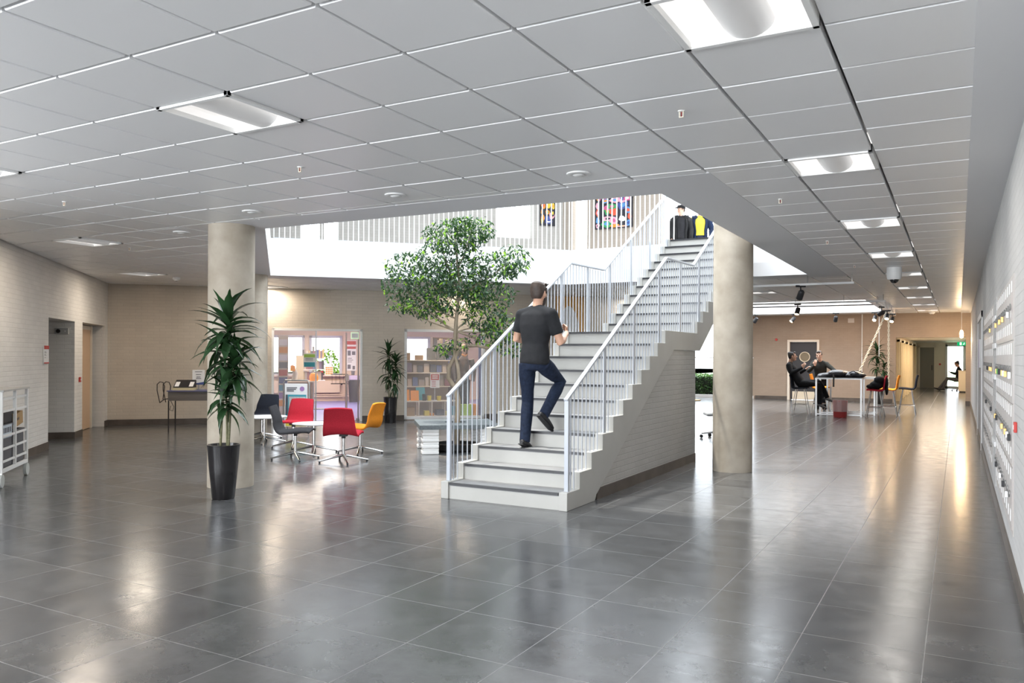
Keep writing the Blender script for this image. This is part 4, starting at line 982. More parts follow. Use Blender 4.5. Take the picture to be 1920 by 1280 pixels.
# outside hedge beyond the window seats
def hedge(label, x0, x1, y0, y1, h, n, seed, m):
    rnd = random.Random(seed); b = MB()
    for k in range(n):
        f = rnd.random()
        c = V((rnd.uniform(x0, x1), y0 + rnd.uniform(0, .12), rnd.uniform(0, h))) if f < .65 else V((rnd.uniform(x0, x1), rnd.uniform(y0, y1), h + rnd.uniform(-.06, .03)))
        d = V((rnd.uniform(-1, 1), rnd.uniform(-1, 1), rnd.uniform(-.6, 1))).normalized(); s_ = d.cross(V((rnd.random(), rnd.random(), 1))).normalized() * .03; b.add([c, c + d * .04 + s_, c + d * .08, c + d * .04 - s_], [(0, 1, 2, 3)])
    t = thing('hedge', label, 'hedge', (0, 0, -.25), 0); b.build('foliage', m, t, normals=False)
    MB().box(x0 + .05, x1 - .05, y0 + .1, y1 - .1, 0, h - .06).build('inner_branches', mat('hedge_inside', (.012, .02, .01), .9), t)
hedge('clipped dark green hedge outside the far window', -12, -6.6, 32.0, 33.2, 1.02, 5000, 4, HEDG)
wz = struct(MB().box(-10.2, -6.55, 29.95, 30.05, .0, .1).box(-10.2, -6.55, 29.97, 30.03, 1.47, 1.51).box(-10.2, -6.55, 29.97, 30.03, 2.85, 2.92).box(-8.0, -7.95, 29.97, 30.03, .1, 2.9).box(-9.4, -9.35, 29.97, 30.03, .1, 2.9).build('window_7', MT['white']), 'white framed glazing at the far window seats')

# shop contents
def wt(name, label, cat, x, y, z=0, group=None, r=0): return thing(name, label, cat, w2(x, y, z), A2 + r, group)
po = wt('window_poster', 'green, white and blue poster hung on the shop glass', 'poster', 4.12, .02, 1.24)
MB().box(-.13, .13, -.004, 0, 0, .31).build('sheet', MT['paper'], po); MB().box(-.12, .12, -.007, -.004, .22, .29).build('green_band', mat('lime_print', (.35, .55, .1), .5), po); MB().box(-.12, .12, -.007, -.004, .01, .11).build('blue_band', MT['teal'], po)
for z in (.19, .17, .14): MB().box(-.09, .08, -.006, -.004, z, z + .008).build('text_line', MT['ink'], po)
ex = wt('exit_light', 'pale green lit box above the shop entrance', 'exit light', 5.12, -.1, 1.88)
MB().box(-.09, .09, -.03, .03, 0, .16).build('casing', mat('exit_box', (.6, .75, .55), .5, emit=(.7, .9, .6), es=.3), ex, bevel=.005); MB().box(-.07, .07, -.034, -.03, .03, .13).build('legend', MT['paper'], ex)
af = thing('pavement_sign', 'white framed poster stand in front of the shop entrance', 'sign stand', (-11.0, 11.35, 0), YAW - .08)
hw = .25
b = MB(); b.tube([(-hw, 0, .02), (-hw, .02, .98), (-hw + .03, .02, 1.03), (hw - .03, .02, 1.03), (hw, .02, .98), (hw, 0, .02)], .014, 8); b.build('frame', MT['steel'], af, smooth=True)
b = MB(); b.tube([(-hw, .25, .02), (-hw, .03, .95)], .01, 8); b.tube([(hw, .25, .02), (hw, .03, .95)], .01, 8); b.build('rear_leg', MT['steel'], af)
MB().box(-hw + .03, hw - .03, 0, .02, .15, .97).build('panel', MT['paper'], af)
for (x0, x1, z0, z1, mm) in ((-.2, .2, .35, .76, 'teal'), (-.14, .19, .5, .72, 'paper'), (-.2, -.16, .38, .76, 'red'), (-.2, .2, .16, .3, 'yellow'), (-.18, .02, .88, .9, 'ink'), (-.18, .0, .85, .87, 'ink'), (-.18, -.04, .82, .84, 'ink')):
    MB().box(x0, x1, -.004, 0, z0, z1).build('print', MT[mm], af)
MB().tube([(.12, -.001, .87), (.12, -.005, .87)], .045, 20).build('round_seal', MT['purple'], af)
# magazine tower, book stand and rear details
mg = wt('magazine_rack', 'tall rack of bright magazines at the left edge of the shop entrance', 'rack', 3.55, 2.2)
MB().box(-.12, .12, -.02, .25, 0, 2.0).build('frame', MT['cream'], mg)
for k, c in enumerate(('paper', 'orange', 'paper', 'ink', 'red', 'blueprint', 'teal', 'purple', 'orange')): MB().box(-.1, .1, -.03, -.02, 1.75 - k * .19, 1.9 - k * .19).build('magazine', MT[c], mg)
bs = wt('book_stand', 'three-tier white book stand inside the shop', 'shelf', 4.35, 4.2)
MB().box(-.03, .03, -.03, .03, 0, 1.75).build('post', MT['steel'], bs)
for z in (.82, 1.12, 1.42): MB().box(-.32, .32, -.14, .14, z - .02, z).build('shelf', MT['white'], bs)
MB().box(-.3, .3, -.2, .2, 0, .03).build('foot', MT['steel'], bs)
rnd = random.Random(5); BC = [(.35, .3, .28), (.2, .17, .25), (.5, .42, .35), (.25, .1, .12), (.12, .15, .3), (.45, .35, .2), (.6, .55, .5), (.1, .1, .12)]
BCM = [mat('book_cover_%s' % n, c, .6) for n, c in zip(('taupe', 'plum', 'sand', 'wine', 'blue', 'ochre', 'bone', 'black'), BC)]
def book(x, y, z, w, d, h, m, label, group, r=0, tilt=0):
    o = MB().box(-w / 2, w / 2, -d / 2, d / 2, 0, h).build('book', m); o.location = w2(x, y, z); o.rotation_euler = (tilt, 0, A2 + r); return tag(o, label, 'book', group)
ORD = 'first second third fourth fifth sixth seventh eighth ninth tenth eleventh twelfth thirteenth fourteenth fifteenth'.split()
for ti, z in enumerate((.82, 1.12, 1.42)):
    x = 4.06; nb_ = 0
    while x < 4.6:
        w = rnd.uniform(.045, .07); bm_ = rnd.choice(BCM)
        book(x + w / 2, 4.2, z, w - .003, .18, rnd.uniform(.2, .25), bm_, '%s book, %s from the left on the %s tier of the white stand' % (bm_.name[11:], ORD[nb_], ('lowest', 'middle', 'top')[ti]), 'books on the %s tier of the stand' % ('lowest', 'middle', 'top')[ti]); x += w; nb_ += 1
pn = wt('display_stand', 'pale wooden panel beside the book stand', 'panel', 3.98, 3.6); MB().box(-.1, .1, 0, .03, 0, 1.5).build('board', MT['cream'], pn); MB().box(-.12, .12, -.1, .13, 0, .02).build('foot', MT['cream'], pn)
ct = wt('shop_counter', 'brown counter with display trays in the shop', 'counter', 4.25, 2.9); MB().box(-.7, .05, 0, .4, 0, .8).build('cabinet', mat('counter_brown', (.3, .2, .13), .6), ct); MB().box(-.72, .2, -.04, .44, .8, .83).build('worktop', MT['cream'], ct)
bag = wt('shoulder_bag', 'grey bag with an orange flap on the shop counter', 'bag', 3.83, 3.05, .83); b = MB(); b.tube([(0, 0, 0), (.03, 0, .2), (-.06, 0, .42)], [(.11, .08), (.1, .07), (.05, .04)], 14); b.build('bag_body', mat('bag_grey', (.4, .38, .36), .8), bag, smooth=True); MB().box(-.1, .02, -.09, -.05, .26, .4).build('flap', MT['orange'], bag)
op = loose(MB().lathe([(0, 0), (.1, .0), (.12, .1), (.08, .2), (0, .21)], n=20), 'orange_basket', MT['orange'], 'orange rounded basket on the shop counter', 'basket', w2(4.33, 3.1, .83), smooth=True)
wire = wt('wire_basket', 'black wire display basket on a stand beside the counter', 'basket', 5.0, 3.2)
for z in (.75, 1.0): MB().tube([(-.22, -.12, z), (.22, -.12, z), (.22, .12, z), (-.22, .12, z), (-.22, -.12, z)], .008, 6).build('rim', IRON, wire)
MB().tube([(.2, 0, 0), (.2, 0, 1.0)], .01, 8).build('post', IRON, wire)
for k in range(5): MB().tube([(-.2 + k * .1, -.12, .75), (-.2 + k * .1, -.12, 1.0)], .004, 6).build('wire', IRON, wire)
rd = wt('radiator', 'long beige panel radiator under the shop window', 'radiator', 4.6, 8.15); MB().box(-1.4, .75, 0, .08, .28, .68).build('panel', mat('radiator_beige', (.6, .48, .38), .4), rd, bevel=.01)
for z in (.16, .22): MB().tube([(-1.5, .04, z), (1.6, .04, z)], .016, 8).build('pipe', SH, rd, smooth=True)
MB().cyl((.8, .04, .56), (.8, -.03, .56), .03, n=12).build('valve', MT['black'], rd)
bn = wt('waste_bin', 'black bin with a lilac rim in the shop corner', 'bin', 5.75, 7.6); MB().lathe([(.14, 0), (.19, .75), (0, .75)], n=24).build('bin_body', mat('bin_black', (.02, .025, .03), .5), bn, smooth=True); MB().lathe([(.19, .72), (.2, .73), (.2, .86), (.17, .86), (.17, .76), (0, .76)], n=24).build('rim', mat('bin_lilac', (.5, .42, .6), .5), bn)
mg2 = loose(MB().lathe([(.05, 0), (.06, .14), (.05, .14), (.045, .02), (0, .02)], n=16), 'mug', MT['ink'], 'small dark mug on the black bin', 'mug', w2(5.72, 7.6, .87), smooth=True)
p1 = wt('wall_poster', 'white and dark red poster on the inner shop wall', 'poster', 5.72, 8.28, 1.0)
MB().box(-.16, .16, -.012, 0, 0, 1.0).build('sheet', MT['paper'], p1)
for x0, x1, z0, z1, mm in ((-.15, .15, .86, .98, 'red'), (-.15, .15, .72, .8, 'red'), (-.12, -.02, .5, .66, 'ink'), (.02, .13, .52, .64, 'ink'), (-.12, .02, .4, .42, 'ink'), (-.12, .06, .34, .36, 'ink'), (-.12, .02, .28, .3, 'ink'), (-.12, -.02, .06, .2, 'ink'), (.04, .12, .04, .16, 'ink')): MB().box(x0, x1, -.016, -.012, z0, z1).build('print', MT[mm], p1)
cl = wt('sill_calendar', 'orange and white printed card on the shop window sill', 'card', 5.0, 8.18, .85); MB().box(-.13, .13, -.01, 0, 0, .3).build('sheet', MT['paper'], cl)
for i in range(4):
    for j in range(4): MB().box(-.11 + i * .058, -.11 + i * .058 + .045, -.013, -.01, .03 + j * .065, .03 + j * .065 + .045).build('print', MT['orange'], cl)
pf = wt('picture_card', 'small dark framed card on the shop window sill', 'card', 4.74, 8.18, .85); MB().box(-.09, .09, -.015, 0, 0, .16).build('frame', MT['black'], pf); MB().box(-.07, .07, -.018, -.015, .02, .14).build('print', MT['red'], pf)
bt = wt('glass_bottle', 'tall pale bottle standing on the shop window sill', 'bottle', 5.05, 8.24, 1.151 - .301); MB().lathe([(.05, 0), (.05, .45), (.02, .55), (.02, .62), (0, .62)], n=16).build('bottle_body', MT['paper'], bt, smooth=True)

# display window
sh = wt('display_shelves', 'long wooden shelving behind the shop display window', 'shelf', 6.36, .55)
WS = mat('shelf_white', (.75, .68, .56), .5)
MB().box(0, 1.33, 0, .36, .02, .05).build('bottom_board', WS, sh); MB().box(0, 1.33, 0, .36, .39, .415).build('top_board', WS, sh)
for x in (0, .34, .66, .98, 1.308): MB().box(x, x + .022, 0, .36, .05, .39).build('divider', WS, sh)
for z in (.73, 1.07, 1.38): MB().box(0, 1.22, .5, .78, z, z + .022).build('shelf', WS, sh)
MB().box(0, 1.22, .78, .8, 0, 1.4).build('back_panel', mat('shelf_back', (.3, .22, .15), .6), sh)
def sx(x): return 6.36 + x
k = 0
for z, x0, x1 in ((.752, .03, 1.2), (1.092, .03, 1.2)):
    x = x0; nb_ = 0
    while x < x1 - .1:
        w = rnd.uniform(.09, .15); h = rnd.uniform(.14, .27); bm_ = rnd.choice(BCM)
        book(sx(x + w / 2), 1.12, z, w - .01, .03, h, bm_, '%s book facing out, %s from the left on the %s display shelf' % (bm_.name[11:], ORD[nb_], 'lower' if z < 1 else 'upper'), 'books on the %s display shelf' % ('lower' if z < 1 else 'upper'), tilt=-.15); x += w + .015; nb_ += 1
for x, w, h, mm, lb_ in ((.07, .14, .27, 'orange', 'orange book leaning at the left end of the display shelf'), (.27, .2, .25, 'orange', 'reddish book with white sheets on the display shelf'), (.43, .22, .32, 'teal', 'light blue folder standing on the display shelf')):
    book(sx(x), .68 if mm == 'orange' else .8, .416, w, .02, h, MT[mm], lb_, None, tilt=-.2)
for x, lb_, h, mm in ((.5, 'black cup on the display shelf', .16, 'black'), (.62, 'yellow-green tumbler left of the sign pole', .12, 'yellow'), (.86, 'yellow-green tumbler right of the sign pole', .11, 'yellow')):
    loose(MB().lathe([(.045, 0), (.055, h), (.045, h), (.04, .02), (0, .02)], n=16), 'cup', MT[mm], lb_, 'cup', w2(sx(x), .66, .417), smooth=True)
for x, w, h, mm, lb_ in ((.1, .2, .2, 'cardboard', 'brown box in the leftmost cubby'), (.5, .12, .12, 'yellow', 'yellow box in the second cubby'), (.62, .1, .06, 'orange', 'small orange box in the second cubby'), (.83, .18, .14, 'ink', 'dark box in the third cubby'), (1.0, .12, .1, 'yellow', 'yellow box in the third cubby'), (1.15, .14, .22, 'teal', 'blue folders in the fourth cubby')):
    loose(MB().box(-w / 2, w / 2, -.1, .1, 0, h), 'display_box', MT[mm], lb_, 'box', w2(sx(x + .06), .72, .052), A2, 'boxes in the cubbies', bevel=.004)
loose(MB().box(0, .21, 0, .3, 0, .33), 'display_box', mat('lime_box', (.4, .6, .08), .5), 'large lime green box at the foot of the display window', 'box', w2(7.74, .3, .0), A2, bevel=.004)
loose(MB().box(0, .12, 0, .3, 0, .33), 'display_box', MT['orange'], 'orange box beside the large lime green one', 'box', w2(8.0, .3, .0), A2, bevel=.004)
loose(MB().box(0, .03, 0, .3, 0, .34), 'display_box', MT['paper'], 'thin white box between the lime and orange boxes', 'box', w2(7.96, .3, .0), A2, bevel=.004)
rs = wt('price_sign', 'red and white sign card on a thin pole in the display window', 'sign', sx(.74), .4, .0)
MB().cyl((0, .18, .416), (0, .18, .9), .006).build('pole', MT['paper'], rs); MB().lathe([(.05, .416), (.05, .43), (0, .43)], c=(0, .18, 0), n=16).build('foot', MT['paper'], rs)
MB().box(-.115, .115, .16, .172, .73, 1.08).build('card', MT['paper'], rs); MB().box(-.1, .1, .156, .16, .92, 1.06).build('red_panel', MT['red'], rs)
for z in (1.03, .995, .96): MB().box(-.07, .07, .153, .156, z - .008, z + .008).build('text_line', MT['paper'], rs)
for z in (.88, .84, .8, .76): MB().box(-.08, .02, .156, .16, z, z + .012).build('text_line', MT['red'], rs)
for x, h, lb_ in ((.12, .18, 'brown carton on the top display shelf'), (.45, .12, 'small carton on the top display shelf'), (.75, .3, 'dark grey carton on the top display shelf'), (1.0, .42, 'tall grey carton on the top display shelf')):
    loose(MB().box(-.1, .1, -.08, .08, 0, h), 'display_box', MT['cardboard'] if h < .2 else mat('box_grey', (.14, .14, .13), .7), lb_, 'box', w2(sx(x), 1.19, 1.403), A2, bevel=.004)
nb = wt('notice_sheet', 'pale printed notice behind the display window', 'notice', sx(1.0), 1.45, 1.3); MB().box(-.17, .17, -.01, 0, 0, .42).build('sheet', MT['cream'], nb)
for z in (.36, .31, .26, .14, .11, .08): MB().box(-.13, .1, -.013, -.01, z, z + .014).build('text_line', MT['ink'], nb)
MB().tube([(0, .005, 0), (0, .005, -1.3)], .01, 6).build('stand', MT['grey'], nb)
mn = wt('mannequin', 'mannequin in a shiny black jacket with an orange collar', 'mannequin', sx(1.5), .75, .0)
b = MB(); b.tube([(0, 0, .9), (0, 0, 1.1), (0, 0, 1.3), (0, 0, 1.44), (0, 0, 1.52)], [(.19, .13), (.18, .12), (.21, .13), (.17, .11), (.07, .07)], 20); b.tube([(-.19, 0, 1.43), (-.25, 0, 1.15), (-.22, -.05, .88)], [.07, .065, .05], 12); b.tube([(.19, 0, 1.43), (.25, 0, 1.15), (.22, -.05, .88)], [.07, .065, .05], 12)
bake(b, 'jacket', noisy(mat('shiny_black', rough=.3), (.012, .01, .01), (.12, .07, .04), 7, 5, .6, .02), mn, .012, 2)
b = MB(); hpm, _r_ = head(b, (0, 0, 1.68), (0, -1, 0), (0, 0, 1), 1.0); b.tube([(0, 0, 1.48), (0, 0, 1.62)], .05, 12); bake(b, 'head', mat('mannequin_skin', (.5, .34, .25), .5), mn, .008, 2)
MB().tube([(-.07, -.05, 1.55), (0, -.1, 1.5), (.07, -.05, 1.55)], .014, 8).build('collar', MT['orange'], mn, smooth=True)
b = MB(); b.tube([(-.08, 0, .92), (-.08, 0, .5), (-.08, 0, .08)], [.09, .07, .055], 12); b.tube([(.08, 0, .92), (.08, 0, .5), (.08, 0, .08)], [.09, .07, .055], 12); b.tube([(0, 0, .95), (0, 0, .85)], [(.17, .11), (.14, .1)], 16); bake(b, 'trousers', MT['black'], mn, .015, 2)
MB().box(-.2, .2, -.15, .15, .005, .06).build('base', MT['black'], mn)
bk = wt('bookcase', 'dark bookcase behind the mannequin', 'shelf', sx(1.0), 2.3); MB().box(0, .95, .3, .32, 0, 2.0).box(0, .03, 0, .3, 0, 2.0).box(.92, .95, 0, .3, 0, 2.0).build('carcass', MT['darkwood'], bk)
for z in (.3, .75, 1.2, 1.65): MB().box(.03, .92, 0, .3, z, z + .02).build('shelf', MT['darkwood'], bk)
for z, zn in ((1.22, 'middle'), (1.67, 'top')):
    x = .04; nb_ = 0
    while x < .8:
        w = rnd.uniform(.05, .09); bm_ = rnd.choice(BCM)
        book(sx(1.0 + x + w / 2), 2.43, z + .002, w - .003, .2, rnd.uniform(.2, .3), bm_, '%s book, %s from the left on the %s shelf of the dark bookcase' % (bm_.name[11:], ORD[nb_], zn), 'books in the dark bookcase'); x += w; nb_ += 1
st_ = loose(MB().box(0, .1, 0, .04, 0, 2.03), 'door_post', MT['blueprint'], 'navy upright strip at the right side of the display window', 'post', w2(8.16, .42, .0), A2)
# ------------------------------------------------------------------ lockers on the right wall
LK = mat('locker_door', (.47, .44, .42), .4); LKW = mat('locker_vent', (.86, .86, .86), .35)
BR = mat('padlock_brass', (.6, .38, .14), .35, .6)
def locker_bank(y0, y1, ncol, label, locks, zt=2.09, zb=.3):
    t = thing('locker_bank', label, 'lockers', (.345, y0, 0)); cw = (y1 - y0) / ncol; hz = (zt - zb) / 4
    MB().box(-.006, -.0, 0, y1 - y0, zb - .04, zt + .03).build('carcass', LK, t)
    for c in range(ncol):
        for r in range(4):
            a, z = c * cw + .008, zb + r * hz + .006
            d = MB().box(-.012, -.0065, a, a + cw - .016, z, z + hz - .012).build('door', LK, t)
            MB().box(-.0145, -.012, a + cw * .38, a + cw * .68, z + hz * .77, z + hz * .95).build('vent', LKW, d)
            MB().box(-.0145, -.012, a + cw * .38, a + cw * .68, z + hz * .1, z + hz * .28).build('vent', LKW, d)
            MB().tube([(-.022, a + cw * .5 + .022 * math.cos(q * PI / 5), z + hz * .53 + .022 * math.sin(q * PI / 5)) for q in range(11)], .005, 6, cap=False).build('hasp', MT['steel'], d)
            if (c, r) in locks:
                lo = locks[(c, r)]; MB().box(-.036, -.016, a + cw * .5 - .02, a + cw * .5 + .02, z + hz * .53 - .068, z + hz * .53 - .02).build('padlock', {'b': BR, 'k': MT['black'], 'g': MT['green'], 'w': MT['paper'], 's': MT['steel']}[lo], d, bevel=.003)
    return t
locker_bank(6.66, 9.42, 10, 'bank of pale wall lockers with padlocks nearest the viewer', {(9, 3): 'b', (6, 3): 'b', (4, 3): 'b', (1, 3): 's', (8, 2): 'b', (7, 2): 'g', (6, 2): 'k', (4, 2): 'b', (3, 2): 'w', (2, 2): 'b', (0, 2): 'w', (9, 1): 'b', (8, 1): 'k', (4, 1): 'b', (2, 1): 'b', (0, 1): 'k', (1, 1): 's', (8, 0): 'k', (5, 0): 's', (3, 0): 'k', (1, 0): 's'})
locker_bank(10.3, 13.9, 8, 'bank of pale wall lockers further along the wall', {(1, 2): 'b', (2, 2): 'k', (3, 2): 'k', (0, 2): 'b', (1, 3): 'b', (4, 1): 'k', (0, 1): 'k'})
sp_ = thing('post_panel', 'narrow plain white panel with rails between the two locker banks', 'panel', (.345, 9.5, 0)); MB().box(-.012, -.001, 0, .7, .22, 2.14).build('board', MT['brick_white'], sp_)
for z in (1.9, 1.62, 1.3, .62): MB().box(-.025, -.012, 0, .7, z, z + .05).build('rail', MT['paper'], sp_)
ab = thing('fire_alarm_button', 'small red alarm button on the wall just before the lockers', 'alarm button', (.345, 6.35, 1.02)); MB().box(-.02, -.001, -.03, .03, 0, .07).build('casing', MT['red'], ab, bevel=.004); MB().box(-.023, -.02, -.015, .015, .02, .05).build('press_plate', MT['paper'], ab)
ws = thing('wall_sign', 'narrow purple-edged sign on the wall beyond the lockers', 'sign', (.345, 16.7, 1.35)); MB().box(-.03, -.001, -.3, .3, 0, .5).build('board', MT['paper'], ws); MB().box(-.034, -.03, -.3, -.2, 0, .5).build('purple_band', mat('violet_print', (.25, .08, .35), .5), ws)
struct(MB().box(.325, .345, 15.3, 15.4, 0, 2.3).box(.325, .345, 18.4, 18.5, 0, 2.3).box(.325, .345, 15.3, 18.5, 2.2, 2.3).build('trim_6', MT['white']), 'white frame around the shallow wall bay')

# ------------------------------------------------------------------ ceiling details
def sprinkler(loc, label, P0=[None]):
    if P0[0] is None:
        t = thing('sprinkler', label, 'sprinkler', loc, 0, 'ceiling sprinklers'); P0[0] = t; t.scale = (.62, .62, .62)
        MB().lathe([(0, 0), (.035, 0), (.035, -.006), (.02, -.01), (0, -.01)], n=16).build('rosette', MT['white'], t)
        MB().box(-.022, -.014, -.008, .008, -.06, -.008).box(.014, .022, -.008, .008, -.06, -.008).box(-.022, .022, -.008, .008, -.066, -.058).build('yoke', mat('sprinkler_brass', (.75, .68, .55), .4), t)
        MB().cyl((0, 0, -.056), (0, 0, -.012), .006, n=8).build('bulb', mat('bulb_red', (.2, .02, .02), .3), t)
        return t
    return dup(P0[0], loc, 0, label)
def gc(i, j): return (GX + i * GW, GY + j * GD, 3.0)
for (i, j), lb_ in {(1.5, 3.5): 'small sprinkler head above the right part of the floor, the closest one', (-3.5, 3.5): 'small sprinkler head in a tray beyond the left ceiling light', (-8.5, 3.5): 'small sprinkler head at the far left of the ceiling',
                    (1.5, 8.5): 'small sprinkler head beside the soffit right of the column', (1.5, 13.5): 'second sprinkler head beside the right soffit', (1.5, 18.5): 'sprinkler head in front of the white track rails', (-12.5, 7.5): 'small sprinkler head near the left brick wall', (1.5, 23.5): 'sprinkler head above the far high tables'}.items():
    sprinkler(gc(i, j), lb_)
def vent(loc, label, P0=[None]):
    if P0[0] is None:
        t = thing('air_valve', label, 'vent', loc, 0, 'round ceiling vents'); P0[0] = t; t.scale = (.72, .72, .72)
        MB().lathe([(.075, -.012), (.1, -.022), (.135, -.012), (.14, 0), (.07, 0)], n=32).build('ring', MT['white'], t, smooth=True)
        MB().lathe([(0, -.03), (.055, -.028), (.068, -.018), (.05, -.004), (0, -.004)], n=32).build('disc', MT['white'], t, smooth=True)
        return t
    return dup(P0[0], loc, 0, label)
vent(gc(-.5, 5.5), 'round white ceiling vent above the stairs'); vent(gc(-3.5, 5.5), 'round white ceiling vent above the fig tree'); vent(gc(-6.5, 5.5), 'round white ceiling vent above the tall plant'); vent(gc(-9.5, 6.5), 'round white ceiling vent left of the column')
dc = thing('dome_camera', 'white dome camera hanging under the ceiling near the right wall', 'camera', (-.93, 14.6, 3.0))
MB().lathe([(0, 0), (.115, 0), (.115, -.15), (.1, -.2), (0, -.2)], n=32).build('housing', MT['white'], dc, smooth=True); MB().ball((0, 0, -.2), (.07, .07, .06), 20, 10).build('lens_dome', MT['blackgloss'], dc, smooth=True)
sd = thing('smoke_detector', 'small white detector under the ceiling before the back-left corner', 'detector', (-13.2, 10.4, 3.0)); MB().lathe([(0, 0), (.07, 0), (.07, -.04), (.04, -.07), (0, -.07)], n=24).build('housing', MT['white'], sd, smooth=True)
MB().lathe([(0, -.069), (.02, -.069), (.02, -.078), (0, -.078)], n=12).build('sensor', MT['ink'], sd)
sd = thing('smoke_detector', 'small white detector high on the ceiling at the far wall', 'detector', (-.75, 29.0, 3.0)); MB().lathe([(0, 0), (.09, 0), (.09, -.05), (.05, -.08), (0, -.08)], n=24).build('housing', MT['white'], sd, smooth=True); MB().lathe([(0, -.079), (.02, -.079), (.02, -.088), (0, -.088)], n=12).build('sensor', MT['ink'], sd)

# ------------------------------------------------------------------ track rails and spots
def rail(label, a, c):
    t = thing('track_rail', label, 'light rail', (*a, 2.84), math.atan2(c[1] - a[1], c[0] - a[0]), 'white light rails'); Lg = math.hypot(c[0] - a[0], c[1] - a[1])
    MB().box(0, Lg, -.03, .03, -.02, .02).build('channel', MT['white'], t, bevel=.004)
    for x_ in (.04, Lg - .04): MB().cyl((x_, 0, .02), (x_, 0, .165), .008, n=8).build('hanger', MT['steel'], t)
    for k in range(int(Lg / 1.1) + 1): MB().cyl((.3 + k * 1.1, 0, .02), (.3 + k * 1.1, 0, .16), .008, n=8).build('hanger', MT['steel'], t) if .3 + k * 1.1 < Lg else 0
rail('white light rail beside the stair opening, nearest of the far rails', (-4.9, 15.35), (-1.62, 15.35))
rail('white light rail crossing in front of the far rooflight', (-6.0, 20.6), (-1.5, 20.6))
rail('white light rail behind the far rooflight edge', (-8.3, 25.2), (-1.9, 25.2))
rail('white light rail running lengthways above the high tables', (-1.72, 21.2), (-1.72, 27.4))
def spot(label, x, y, z, rz, tilt, lit):
    z += .004; t = thing('track_spotlight', label, 'spotlight', (x, y, z), rz, 'black track spotlights')
    MB().box(-.09, .09, -.018, .018, -.035, 0).build('adapter', MT['black'], t); MB().cyl((0, 0, -.14), (0, 0, -.03), .012, n=10).build('arm', MT['black'], t)
    d = V((0, math.cos(tilt), -math.sin(tilt))); c = V((0, 0, -.17))
    MB().tube([c - d * .08, c - d * .06, c + d * .09], [.04, .055, .058], 20).build('lamp_head', MT['black'], t, smooth=True)
    MB().tube([c + d * .0905, c + d * .093], .048, 20).build('lens', MT['glow'] if lit else MT['blackgloss'], t)
    if lit: 
        Lw = V((x, y, z)) + M4.Rotation(rz, 3, 'Z') @ (c + d * .12); D_ = M4.Rotation(rz, 3, 'Z') @ d
        o = light('spot_light', 'SPOT', Lw, 70, (1, .7, .42), target=Lw + D_, spot_size=1.5, spot_blend=.7, shadow_soft_size=.05)
spot('black spotlight hanging on the nearest white rail right of the column', -2.52, 15.35, 2.825, .6, .9, False)
spot('black spotlight in front of the far rooflight', -3.45, 20.6, 2.82, 2.6, 1.2, True)
spot('black spotlight half hidden by the round column', -5.45, 25.2, 2.82, 1.2, .9, False)
spot('black spotlight above the dark far door', -4.35, 25.2, 2.82, 2.2, .8, True)
spot('black lit spotlight between the far door and the tables', -3.15, 25.2, 2.82, .3, .9, True)
spot('black lit spotlight at the rail end above the rope, lower left of the cluster', -2.1, 25.2, 2.82, 2.9, .8, True)
spot('black unlit spotlight first on the lengthways rail', -1.72, 22.5, 2.82, 1.0, .4, False)
spot('black lit spotlight in the middle of the lengthways rail', -1.72, 24.3, 2.82, 3.0, .9, True)
spot('black lit spotlight at the far end of the lengthways rail', -1.72, 26.3, 2.82, 2.9, .8, True)
light('warm_wash', 'AREA', (-3.2, 26.5, 2.9), 40, (1, .62, .36), (4, 1.5), (-3.2, 30, .8))
light('warm_wash', 'AREA', (.1, 23.5, 2.9), 10, (1, .6, .32), (.2, 5), (.345, 23.5, 1.2))
light('corridor_light', 'AREA', (-.8, 36, 2.25), 110, (1, .8, .6), (1.2, 8), (-.8, 36, 0))

# ropes, conduit, pendant
def rope(label, P0, P1, r=.013, amp=.018):
    P0, P1 = V(P0), V(P1); d = P1 - P0; n = int(d.length / .03); x = d.normalized().cross(V((.3, 1, 0))).normalized(); y = d.normalized().cross(x); b = MB()
    for ph_ in (0, PI):
        b.tube([P0 + d * (k / n) + (x * math.cos(k * .75 + ph_) + y * math.sin(k * .75 + ph_)) * amp for k in range(n + 1)], r, 6)
    o = b.build('rope', MT['cream'], smooth=True); o.location = (0, 0, 0); return tag(o, label, 'rope', 'twisted ropes')
rope('thick twisted white rope slanting from the spotlights down to the high table', (-1.75, 24.5, 2.78), (-2.42, 24.0, 1.05))
rope('thick twisted white rope hanging straight down from the spotlights', (-1.72, 24.9, 2.78), (-1.72, 24.9, .62))
loose(MB().cyl((0, 0, .03), (0, 0, 3.0), .018, n=10), 'wall_conduit', MT['white'], 'thin pale conduit running up the far wall', 'pipe', (-2.9, 29.97, 0))
loose(MB().cyl((0, 0, 1.55), (0, 0, 3.0), .008, n=8), 'hanging_cable', MT['white'], 'thin straight white cable beside the twisted ropes', 'cable', (-2.02, 25.6, 0))
loose(MB().box(-.1, .1, -.05, 0, 0, .15), 'wall_box', mat('box_white', (.6, .55, .5), .5), 'small white junction box high on the far wall', 'box', (-3.25, 29.99, 2.72))
loose(MB().cyl((0, -.02, 0), (0, 0, 0), .045, n=16), 'wall_bell', MT['red'], 'small dark red disc left of the dark far door', 'bell', (-5.75, 29.99, 2.15))
pd = thing('pendant_lamp', 'glowing pendant lamp on a long wire near the exit corridor', 'lamp', (.08, 28.6, 3.0)); MB().cyl((0, 0, -.62), (0, 0, 0), .006, n=8).build('wire', MT['white'], pd); MB().lathe([(0, -.86), (.05, -.84), (.055, -.7), (.03, -.62), (0, -.62)], n=20).build('bulb', MT['glow'], pd, smooth=True)
light('pendant_light', 'POINT', (.08, 28.6, 2.1), 40, (1, .7, .4), shadow_soft_size=.06)

